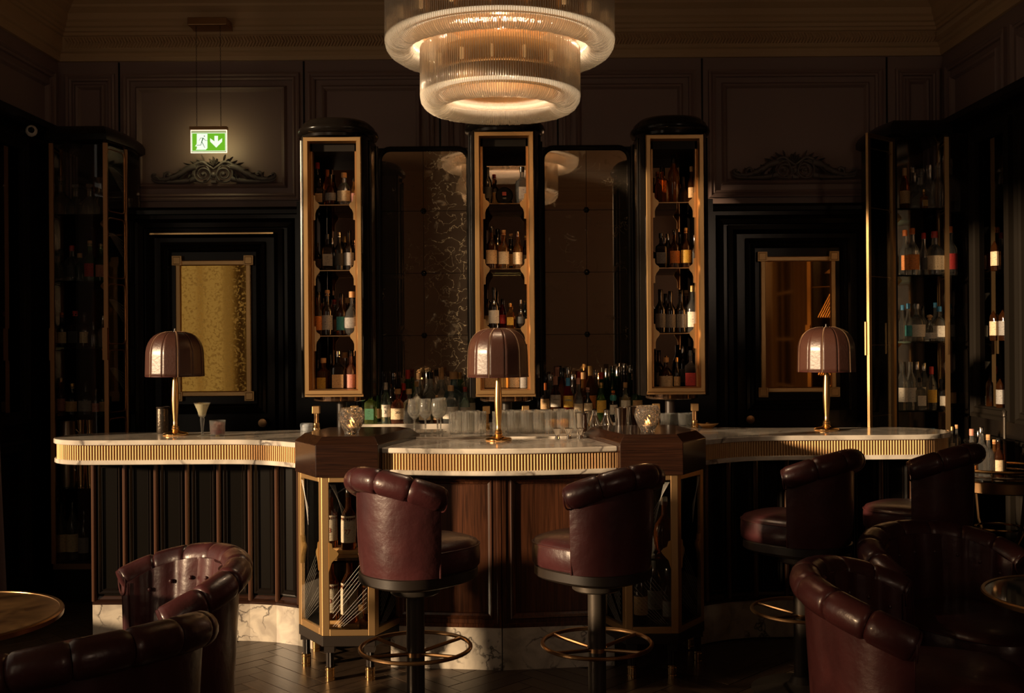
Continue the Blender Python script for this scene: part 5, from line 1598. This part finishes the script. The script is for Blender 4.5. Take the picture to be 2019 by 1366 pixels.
# ================================================================== CARVED ORNAMENTS
def ornament(px, py_base, label):
    x0, _, z0 = P(px, py_base, 7.15)
    t = thing('wall_ornament', label, 'ornament', (x0, 7.165, z0), 0, 'carved wall ornaments')

    def part(m, nm): m.build(nm, orn_m, t, 60)
    for s_ in (-1, 1):
        # volute
        m = MB(); pts = []; rr = []
        for k in range(42):
            u = k / 41; a = PI * 0.45 + u * 4.3 * PI; r = .060 * (1 - u) ** .75 + .006
            pts.append((s_ * (.070 - r * math.cos(a) * 1.0), -.012 - .01 * u, .058 + r * math.sin(a) * .95)); rr.append(.0075 * (1 - .45 * u))
        m.tube(pts, rr, 7, up=(0, 1, 0)); part(m, 'volute')
        m = MB().lathe([(0, -.012), (.012, -.008), (.016, 0), (.012, .01), (0, .012)], 14, (s_ * .070, -.02, .058)); part(m, 'volute_eye')
        # sweeping arm, thick near the volute and thin at the tip
        m = MB(); ctrl = catmull([(.118, .112), (.17, .098), (.23, .062), (.29, .036), (.34, .026), (.385, .03), (.41, .046), (.405, .062), (.388, .06)], 5)
        m.tube([(s_ * a, -.012, b) for a, b in ctrl], [.019 * (1 - i / len(ctrl)) ** .8 + .005 for i in range(len(ctrl))], 8, up=(0, 1, 0)); part(m, 'scroll_arm')
        m = MB(); ctrl = catmull([(.12, .03), (.18, .016), (.25, .012), (.33, .012), (.39, .014), (.415, .03)], 4)
        m.tube([(s_ * a, -.010, b) for a, b in ctrl], [.014 * (1 - i / len(ctrl)) + .006 for i in range(len(ctrl))], 8, up=(0, 1, 0)); part(m, 'lower_scroll')
        m = MB(); ctrl = catmull([(.33, .03), (.325, .06), (.305, .072), (.295, .058), (.305, .05)], 4)
        m.tube([(s_ * a, -.016, b) for a, b in ctrl], [.010] * len(ctrl), 7, up=(0, 1, 0)); part(m, 'leaf_curl')
        # acanthus leaves
        for (lx, lz, an, ln, wd) in ((.13, .07, -.9, .06, .018), (.145, .045, -1.2, .055, .016), (.12, .13, .5, .045, .014), (.10, .145, .8, .045, .013), (.065, .15, 1.2, .045, .013),
                                     (.20, .05, -.7, .05, .014), (.25, .035, -.6, .04, .012), (.36, .03, .7, .035, .011), (.155, .125, .25, .05, .013), (.055, .125, .2, .05, .012), (.04, .02, -.2, .03, .012), (.30, .02, -.4, .035, .011), (.17, .09, -.9, .05, .016), (.19, .08, .3, .045, .013), (.22, .065, -.9, .045, .014), (.24, .055, .35, .04, .012), (.27, .045, -.8, .04, .012), (.285, .04, .5, .045, .013), (.32, .04, 1.1, .04, .012), (.39, .04, .9, .03, .010), (.135, .09, -1.5, .06, .016), (.16, .06, -1.4, .045, .014), (.085, .14, .9, .03, .011), (.345, .02, .2, .04, .011)):
            m = MB(); c, q = math.cos(an), math.sin(an); sec = [(0, .3), (.25, .9), (.5, 1), (.75, .7), (1, .08)]
            L = []
            for u, w_ in sec:
                cxp, czp = lx + c * ln * u, lz + q * ln * u; ww = wd * w_ / 2; dep = -.012 - .018 * math.sin(PI * u)
                L.append([(s_ * (cxp - q * ww), -.004, czp + c * ww), (s_ * cxp, dep - .006, czp), (s_ * (cxp + q * ww), -.004, czp - c * ww)])
            m.loft(L); part(m, 'acanthus_leaf')
    for s_ in (-1, 1):
        m = MB(); ctrl = catmull([(.0, .095), (.035, .118), (.07, .142), (.105, .138), (.135, .118), (.158, .098), (.165, .085)], 4)
        m.tube([(s_ * a, -.014, b) for a, b in ctrl], [.006 + .006 * math.sin(PI * i / (len(ctrl) - 1)) for i in range(len(ctrl))], 7, up=(0, 1, 0)); part(m, 'crest_scroll')
        m = MB(); ctrl = catmull([(.015, .03), (.03, .085), (.06, .128), (.10, .125), (.125, .10)], 4)
        m.tube([(s_ * a, -.010, b) for a, b in ctrl], [.008] * len(ctrl), 7, up=(0, 1, 0)); part(m, 'inner_scroll')
    # palmette on top and boss between the volutes
    for an, ln in ((PI / 2, .062), (PI / 2 - .5, .056), (PI / 2 + .5, .056), (PI / 2 - 1.0, .05), (PI / 2 + 1.0, .05)):
        m = MB(); c, q = math.cos(an), math.sin(an); L = []
        for u, w_ in ((0, .3), (.3, .7), (.6, 1), (.85, .8), (1, .2)):
            cxp, czp = c * ln * u, .115 + q * ln * u; ww = .010 * w_; dep = -.012 - .02 * u
            L.append([(cxp - q * ww, -.004, czp + c * ww), (cxp, dep - .004, czp), (cxp + q * ww, -.004, czp - c * ww)])
        m.loft(L); part(m, 'palmette_leaf')
    part(MB().lathe([(0, -.02), (.014, -.016), (.02, 0), (.014, .016), (0, .02)], 16, (0, -.012, .055)), 'boss')
    part(MB().box(-.018, .018, -.02, 0, .002, .018), 'base_block')
    return t


ornament(421, 361, 'carved scroll ornament below the lit exit sign')
ornament(1568, 352, 'dim carved scroll ornament on the right panel above the dark door')


# ================================================================== CORNER BOTTLE CASES
def corner_case(cx, sgn, label, open_door):
    t = thing('corner_case', label, 'cabinet', (cx, 0, 0), 0, 'tall glazed corner cases')
    pl = [(-.168, 6.62), (.168, 6.62), (.208, 6.86), (.208, 7.13), (-.208, 7.13), (-.208, 6.86)]
    big = [(x * 1.14, 6.9 + (y - 6.9) * 1.12) for x, y in pl]
    MB().loft([[(x, min(y, 7.135), z) for x, y in pl2] for pl2, z in ((pl, 2.85), (big, 2.865), (big, 2.90), ([(x * 1.06, 6.9 + (y - 6.9) * 1.05) for x, y in pl], 2.93), ([(x * .9, 6.9 + (y - 6.9) * .9) for x, y in pl], 2.96))]).build('cap', lacquer, t, 30)
    MB().prism(pl, 0.0, .2).build('plinth', lacquer, t, 0)
    MB().prism([(x * 1.02, y) for x, y in pl], .2, .235).build('base_board', bronze, t, 0)
    MB().box(-.205, .205, 7.11, 7.13, .2, 2.85).build('back_panel', mat('case_back' + ('_lit' if open_door else ''), (.34, .27, .20) if open_door else (.10, .075, .055), .10, .9), t, 0)  # open case has a lighter back, its brighter light put into the colour
    dim = brass if open_door else mat('shaded_brass', (.40, .20, .09), .4, 1.0)  # closed case has darker brass, its shade put into the colour
    for i, (x, y) in enumerate(pl[:3] + pl[5:]):
        if open_door and i == 0:
            MB().box(x - .012, x + .026, y, y + .03, .235, 2.85).build('door_post', lacquer, t, 0)
        elif i in (2, 3):
            MB().box(x - .009, x + .009, y - .009, y + .009, .235, 2.85).build('brass_post', dim, t, 0)
        else:
            MB().box(x - .013, x + .013, y, y + .016, .235, 2.85).build('brass_post', dim, t, 0)
    zs = [2.41, 1.995, 1.58, 1.15, .70]
    inn2 = [(x * .95, 6.9 + (y - 6.9) * .93) for x, y in pl]
    for z in zs:
        MB().prism(inn2, z - .01, z).build('glass_shelf', shelf_gl, t, 0)
    # dark glazing bars with rounded panels at the sides
    for s_ in (-1, 1):
        A, B = Vector((s_ * .168, 6.63)), Vector((s_ * .208, 6.86))
        for z0, z1 in zip([.235] + zs[::-1], zs[::-1] + [2.84]):
            pts = []; r = .03; L = (B - A).length
            for (cu, cz, a0) in ((.02 + r, z0 + .02 + r, PI), (L - .02 - r, z0 + .02 + r, 1.5 * PI), (L - .02 - r, z1 - .02 - r, 0), (.02 + r, z1 - .02 - r, .5 * PI)):
                for k in range(4):
                    a = a0 + PI / 2 * k / 3; u = cu + r * math.cos(a); p = A.lerp(B, u / L); pts.append((p.x, p.y, cz + r * math.sin(a)))
            MB().tube(pts, .004, 5, True).build('side_pane_frame', dim, t)
        MB().prism([(A.x - .001, A.y), (A.x + .001, A.y), (B.x + .001, B.y), (B.x - .001, B.y)], .24, 2.84).build('glass_pane', pane_m, t, 0)
        # engraved lines
        m = MB()
        for z in zs[:-1]:
            for k in range(6):
                p, q = A.lerp(B, .15 + .04 * k), A.lerp(B, .85)
                m.tube([(p.x * 1.004, p.y - .003, z + .30), (q.x * 1.004, q.y - .003, z + .16 + .02 * k)], .0007, 3)
        m.build('engraved_lines', etch_m, t, 0, kind='stuff')
    # back pilaster with ogee brackets
    MB().box(-.012, .012, 7.09, 7.11, .235, 2.85).build('back_post', dim, t, 0)
    for z in zs[:-1]:
        prof = [(.0, -.10), (.012, -.10), (.014, -.06), (.02, -.045), (.045, -.02), (.05, -.01), (0, -.01)]
        for s_ in (-1, 1):
            MB().prism([(s_ * a, z + b) for a, b in prof], 7.085, 7.09, 'y').build('ogee_bracket', dim, t, 0)

    def leaf(par, w_, nm):
        """glazed door leaf in its own local frame: hinge at x=0"""
        z0, z1 = .245, 2.835
        for a, b, za, zb in ((0, .028, z0, z1), (w_ - .028, w_, z0, z1), (.022, w_ - .022, z0, z0 + .03), (.022, w_ - .022, z1 - .022, z1)):
            MB().box(a, b, -.008, .008, za, zb).build('door_rail', dim, par, 0)
        MB().box(.02, w_ - .02, -.002, .002, z0 + .02, z1 - .02).build('door_glass', pane_m, par, 0)
        m = MB()
        for z in zs[:-1] + [zs[0] + .36]:
            zz = z - .04
            m.tube([(.022, 0, zz + .0), (.022 + .02, -.004, zz + .02), (w_ - .042, -.004, zz + .02), (w_ - .022, 0, zz)], .003, 5)
            for k in range(7):
                m.tube([(.03 + .016 * k, -.004, zz - .02), (min(w_ - .03, .12 + .018 * k), -.004, zz - .20)], .0011, 3)
                m.tube([(.03, -.004, zz - .12 - .012 * k), (min(w_ - .03, .10 + .012 * k), -.004, zz - .30)], .0007, 3)
        m.build('glazing_tracery', dim, par, 0)
        MB().box(w_ - .024, w_ + .012, -.016, -.008, 1.50, 1.70).build('handle', dim, par, 0)
    if open_door:
        d = bpy.data.objects.new('door', None); col.objects.link(d); d.parent = t
        d.location = (-.168, 6.60, 0); d.rotation_euler = (0, 0, PI + .72); d['label'] = 'glazed door standing open'
        leaf(d, .31, 'door')
        MB().box(.145, .16, 6.60, 6.61, 1.50, 1.70).build('handle', dim, t, 0)
    else:
        MB().box(-.180, -.150, 6.606, 6.62, 1.50, 1.70).build('handle', dim, t, 0)
        MB().box(.150, .180, 6.606, 6.62, 1.50, 1.70).build('handle', dim, t, 0)
        MB().box(-.155, .155, 6.624, 6.627, .24, 2.84).build('glass_pane', pane_m, t, 0)
    return t, zs


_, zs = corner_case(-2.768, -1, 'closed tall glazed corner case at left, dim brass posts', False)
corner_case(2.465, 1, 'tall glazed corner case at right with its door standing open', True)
GL_, GR_ = 'bottles in the left corner case', 'bottles in the right corner case'
gls = ['clear', 'dark', 'brown', 'amber', 'dark', 'bottle green']


def rndrow(z, Y, pxs, tops, phrase, group, pal, caps, labs, shapes):
    sp = []
    for i, px in enumerate(pxs):
        sp.append((px, tops + RND.uniform(-8, 12), RND.choice(shapes), RND.choice(pal), RND.choice(caps), RND.choice(labs)))
    row(z, Y, sp, phrase, group)


# left case
row(zs[0], 6.76, [(121, 346, 'decanter', 'clear', 'glass', None), (148, 360, 'decanter', 'clear', 'glass', None), (176, 362, 'decanter', 'clear', 'glass', None), (198, 350, 'decanter', 'clear', 'glass', None)], 'on top shelf, left corner case', GL_)
row(zs[1], 6.76, [(118, 490, 'decanter', 'clear', 'glass', None), (142, 484, 'squat', 'clear', 'red', 'black'), (158, 500, 'squat', 'bottle green', 'cork', None), (177, 474, 'whisky', 'green', 'cork', 'red'), (199, 480, 'whisky', 'green', 'silver', 'pink')], 'on second shelf, left corner case', GL_)
row(zs[2], 6.76, [(123, 615, 'whisky', 'dark', 'orange', 'cream'), (147, 612, 'square', 'dark', 'red', 'black'), (166, 615, 'whisky', 'brown', 'black', 'cream'), (184, 635, 'squat', 'dark', 'black', None), (203, 622, 'whisky', 'clear', 'silver', None)], 'on third shelf, left corner case', GL_)
row(zs[3], 6.76, [(119, 745, 'whisky', 'pink', 'silver', 'pink'), (142, 755, 'squat', 'black', 'gold', 'tan'), (170, 752, 'squat', 'black', 'black', 'grey'), (189, 765, 'whisky', 'dark', 'black', 'pink'), (204, 760, 'whisky', 'bottle green', 'black', 'tan')], 'on fourth shelf, left corner case', GL_)
row(zs[4], 6.76, [(128, 870, 'wine', 'dark', 'black', 'grey'), (150, 875, 'whisky', 'brown', 'black', 'tan'), (172, 870, 'wine', 'dark', 'black', None)], 'on fifth shelf, left corner case', GL_)
row(.236, 6.72, [(121, 990, 'wine', 'clear', 'black', 'cream'), (143, 990, 'wine', 'clear', 'black', 'cream'), (166, 1005, 'wine', 'dark', 'black', 'grey')], 'on bottom shelf, left corner case', GL_)
t = thing('steel_pitcher', 'tall brushed steel pitcher on the fifth shelf, left corner case', 'pitcher', (P(134, 840, 6.72)[0], 6.72, .701))
MB().lathe([(0, 0), (.045, 0), (.048, .01), (.05, .3), (.046, .40), (.050, .415), (.046, .41), (.042, .30), (.04, .02), (0, .02)], 24).build('pitcher_body', mat('brushed_steel', (.6, .5, .42), .3, 1.0), t)
MB().tube([(.05, 0, .36), (.085, 0, .33), (.085, 0, .15), (.05, 0, .10)], .006, 8).build('handle', steel, t)
for i, px in enumerate((160, 178)):
    t = thing('brass_jug', 'tall brass jug, %s of two beside the steel pitcher' % ORD[i], 'jug', (P(px, 840, 6.74)[0], 6.74, .701), 0, 'brass jugs')
    MB().lathe([(0, 0), (.024, 0), (.03, .1), (.026, .3), (.02, .36), (.026, .42), (.022, .41), (.018, .35), (0, .34)], 20).build('jug_body', brass_p, t)
for i, (px, c_) in enumerate(((117, 'brass'), (134, 'steel'), (158, 'copper'))):
    pass
# right case
row(zs[0], 6.76, [(1784, 330, 'wine', 'brown', 'cork', 'tan'), (1814, 332, 'decanter', 'clear', 'glass', None), (1832, 325, 'whisky', 'clear', 'glass', None), (1848, 320, 'whisky', 'clear', 'glass', None)], 'on top shelf, right corner case', GR_)
row(zs[0], 6.66, [(1822, 372, 'square', 'amber', 'gold', 'gold')], 'in front on top shelf, right corner case', GR_)
row(zs[0], 6.90, [(1800, 328, 'whisky', 'clear', 'silver', 'grey'), (1870, 312, 'squat', 'clear', 'glass', None)], 'at back of top shelf, right corner case', GR_)
row(zs[1], 6.74, [(1785, 452, 'whisky', 'clear', 'orange', 'orange'), (1798, 450, 'whisky', 'clear', 'orange', 'orange'), (1821, 460, 'slender', 'clear', 'red', 'black'), (1842, 455, 'squat', 'clear', 'red', 'cream'), (1873, 446, 'whisky', 'clear', 'orange', 'red')], 'on second shelf, right corner case', GR_)
row(zs[2], 6.74, [(1779, 600, 'slender', 'clear', 'blue', None), (1790, 598, 'slender', 'clear', 'blue', 'teal'), (1808, 597, 'squat', 'clear', 'glass', 'white'), (1833, 620, 'decanter', 'clear', 'cork', 'silver'), (1851, 603, 'squat', 'clear', 'blue', 'white')], 'on third shelf, right corner case', GR_)
row(zs[2], 6.92, [(1845, 598, 'whisky', 'clear', 'blue', 'white'), (1872, 600, 'whisky', 'clear', 'blue', 'grey'), (1820, 604, 'whisky', 'clear', 'black', None)], 'at back of third shelf, right corner case', GR_)
row(zs[3], 6.74, [(1779, 712, 'wine', 'clear', 'glass', 'white'), (1796, 712, 'wine', 'clear', 'glass', 'white'), (1813, 745, 'square', 'clear', 'black', 'white'), (1836, 722, 'wine', 'clear', 'red', 'yellow'), (1857, 748, 'square', 'dark', 'black', 'white')], 'on fourth shelf, right corner case', GR_)
row(zs[3], 6.92, [(1808, 712, 'wine', 'clear', 'silver', None), (1822, 714, 'wine', 'clear', 'silver', 'cream'), (1876, 735, 'whisky', 'brown', 'black', 'tan')], 'at back of fourth shelf, right corner case', GR_)
row(zs[4], 6.74, [(1782, 850, 'wine', 'clear', 'black', 'grey'), (1810, 850, 'wine', 'clear', 'silver', 'white'), (1838, 845, 'wine', 'dark', 'blue', None)], 'on fifth shelf, right corner case', GR_)
# a few bottles dimly seen in the right wall cabinet
for i, (y_, z_, lb) in enumerate(((6.18, 1.582, 'grey'), (6.30, 1.582, 'cream'), (6.22, 1.182, 'grey'), (6.36, 1.182, None), (6.28, 1.992, 'cream'))):
    bottle(2.79, y_, z_, .26, 'whisky', 'brown', 'gold' if i == 4 else 'black', lb, 'dim brown bottle, %s of those inside the right wall cabinet' % ORD[i], 'bottles in the wall cabinet', rz=-PI / 2)

# ================================================================== WHISKY IN THE VITRINES
GV = 'bottles in the vitrines'


def oakblock(x, y, z, lab, w_=.05, h_=.035):
    t = thing('oak_stand', lab, 'stand', (x, y, z), 0, 'oak bottle stands in the vitrines')
    MB().box(-w_, w_, -.04, .04, 0, h_ * .45).build('lower_board', oak, t, 0, bevel=.001)
    MB().box(-w_, w_, -.04, .04, h_ * .5, h_).build('upper_board', oak, t, 0, bevel=.001)


def vrow(px, Y, zb, top, num, side, k, cap_='black'):
    x = P(px, 1000, Y)[0]
    oakblock(x, Y, zb, 'small oak block under the bottle numbered %s, %s vitrine' % (['eight', 'seventy seven', 'nothing', 'one', 'nought', 'faintly', 'five'][k], side))
    zt_ = P(px, top, Y)[2]
    lets = [('MACALLAN', .009, .50, ink), (num, .032, .30, ink_red)] if num else [('SINGLE MALT', .006, .45, ink)]
    bottle(x, Y, zb + .036, max(.2, min(.34, zt_ - zb - .036)), 'whisky', 'brown', cap_, 'white',
           'dark whisky bottle numbered %s on an oak block in the %s vitrine' % (['eight', 'seventy seven', 'unnumbered', 'one', 'nought', 'unclear', 'five'][k], side), GV, lets, 0.0)


_o = BT['whisky']
BT['whisky'] = (0.125, _o[1], _o[2], _o[3], .12, .56, None)
_bc.clear()
vrow(652, 5.20, .567, 965, '8', 'left', 0)
vrow(687, 5.14, .567, 962, '77', 'left', 1)
vrow(735, 5.24, .567, 962, '', 'left', 2)
vrow(652, 5.20, .216, 1095, '0', 'left', 4)
vrow(688, 5.14, .216, 1085, '1', 'left', 3, 'gold')
vrow(729, 5.18, .216, 1100, '0', 'left', 5)
vrow(772, 5.32, .216, 1110, '5', 'left', 6)
BT['whisky'] = _o
_bc.clear()
for i, (px, Y, zb, sh, gl, lb, hh) in enumerate(((1262, 5.2, .217, 'wine', 'dark', 'tan', .30), (1290, 5.3, .217, 'wine', 'dark', 'grey', .31), (1316, 5.2, .217, 'slender', 'brown', 'grey', .27),
                                                 (1310, 5.18, .567, 'round', 'brown', None, .27), (1262, 5.2, .567, 'decanter', 'clear', None, .24))):
    bottle(P(px, 1100, Y)[0], Y, zb, hh, sh, gl, 'glass' if sh in ('decanter', 'round') else 'black', lb, '%s %s bottle, %s of those in the right vitrine' % (gl, TYN[sh], ORD[i]), GV)

# ================================================================== DRINKS TROLLEY
tx, ty2 = 2.50, 5.62
t = thing('drinks_trolley', 'round brass drinks trolley with a gallery rail beside the far stool', 'trolley', (tx, ty2, 0))
rt = .24
MB().lathe([(0, .86), (rt, .86), (rt, .87), (0, .87)], 48).build('tray', mat('trolley_tray', (.02, .015, .01), .1), t)
MB().tube([(rt * 1.02 * math.cos(a), rt * 1.02 * math.sin(a), .915) for a in [2 * PI * k / 48 for k in range(48)]], .008, 8, True).build('gallery_rail', brass_p, t)
MB().tube([(rt * 1.02 * math.cos(a), rt * 1.02 * math.sin(a), .885) for a in [2 * PI * k / 48 for k in range(48)]], .005, 8, True).build('lower_rail', steel, t)
MB().lathe([(rt, .80), (rt + .006, .805), (rt + .006, .855), (rt, .86), (rt - .01, .83), (rt, .80)], 48).build('apron', bronze, t)
for k in range(8):
    a = 2 * PI * (k + .3) / 8
    MB().lathe([(0, .865), (.007, .865), (.004, .885), (.009, .9), (.005, .915), (.008, .925), (0, .928)], 10, (rt * 1.02 * math.cos(a), rt * 1.02 * math.sin(a), 0)).build('spindle', brass_p, t)
for k in range(4):
    a = 2 * PI * (k + .12) / 4; c, s_ = math.cos(a), math.sin(a)
    MB().tube([(rt * .9 * c, rt * .9 * s_, .86), (rt * .75 * c, rt * .75 * s_, .62), (rt * .35 * c, rt * .35 * s_, .46), (rt * .75 * c, rt * .75 * s_, .25), (rt * 1.05 * c, rt * 1.05 * s_, .06)], .008, 8).build('leg', bronze, t)
    MB().lathe([(0, -.012), (.03, -.012), (.033, 0), (.03, .012), (0, .012)], 18).build('wheel', bronze, t, loc=(rt * 1.05 * c, rt * 1.05 * s_, .034), rot=(PI / 2, 0, a))
MB().tube([(rt * .5 * math.cos(a), rt * .5 * math.sin(a), .60) for a in [2 * PI * k / 32 for k in range(32)]], .006, 8, True).build('middle_ring', brass_p, t)
MB().lathe([(0, .44), (rt * .8, .44), (rt * .8, .45), (0, .45)], 36).build('lower_tray', bronze, t)
MB().tube([(.03, .0, .87), (.03, .0, 1.18)], .008, 10).build('handle_pole', pole_m, t)
MB().lathe([(0, 1.18), (.012, 1.185), (.009, 1.20), (.013, 1.21), (0, 1.225)], 12, (.03, 0, 0)).build('pole_knob', pole_m, t)
GTb = 'bottles on the drinks trolley'
row(.871, 5.60, [(1916, 845, 'slender', 'clear', 'pink', 'orange'), (1936, 842, 'whisky', 'clear', 'silver', None), (1949, 858, 'whisky', 'clear', 'cork', None), (1968, 862, 'whisky', 'brown', 'black', 'cream')], 'on the drinks trolley', GTb)
row(.871, 5.74, [(1907, 862, 'decanter', 'clear', 'glass', None), (1928, 850, 'slender', 'dark', 'silver', None), (1960, 866, 'whisky', 'amber', 'cork', None)], 'at back of the drinks trolley', GTb)
# bottles standing on the window ledge just past the bar's right end
t = thing('bottle_stand', 'low dark stand between the right bar end and corner case', 'stand', (2.33, 6.15, 0))
MB().box(-.12, .14, -.10, .10, .90, .93).build('stand_top', ebony, t, 0)
MB().box(-.10, .12, -.08, .08, 0.0, .90).build('stand_body', lacquer, t, 0)
row(.931, 6.12, [(1869, 848, 'slender', 'clear', 'cork', None), (1877, 842, 'slender', 'clear', 'gold', 'cream'), (1887, 838, 'whisky', 'clear', 'cork', None)], 'past the right bar end', 'bottles past the bar end')
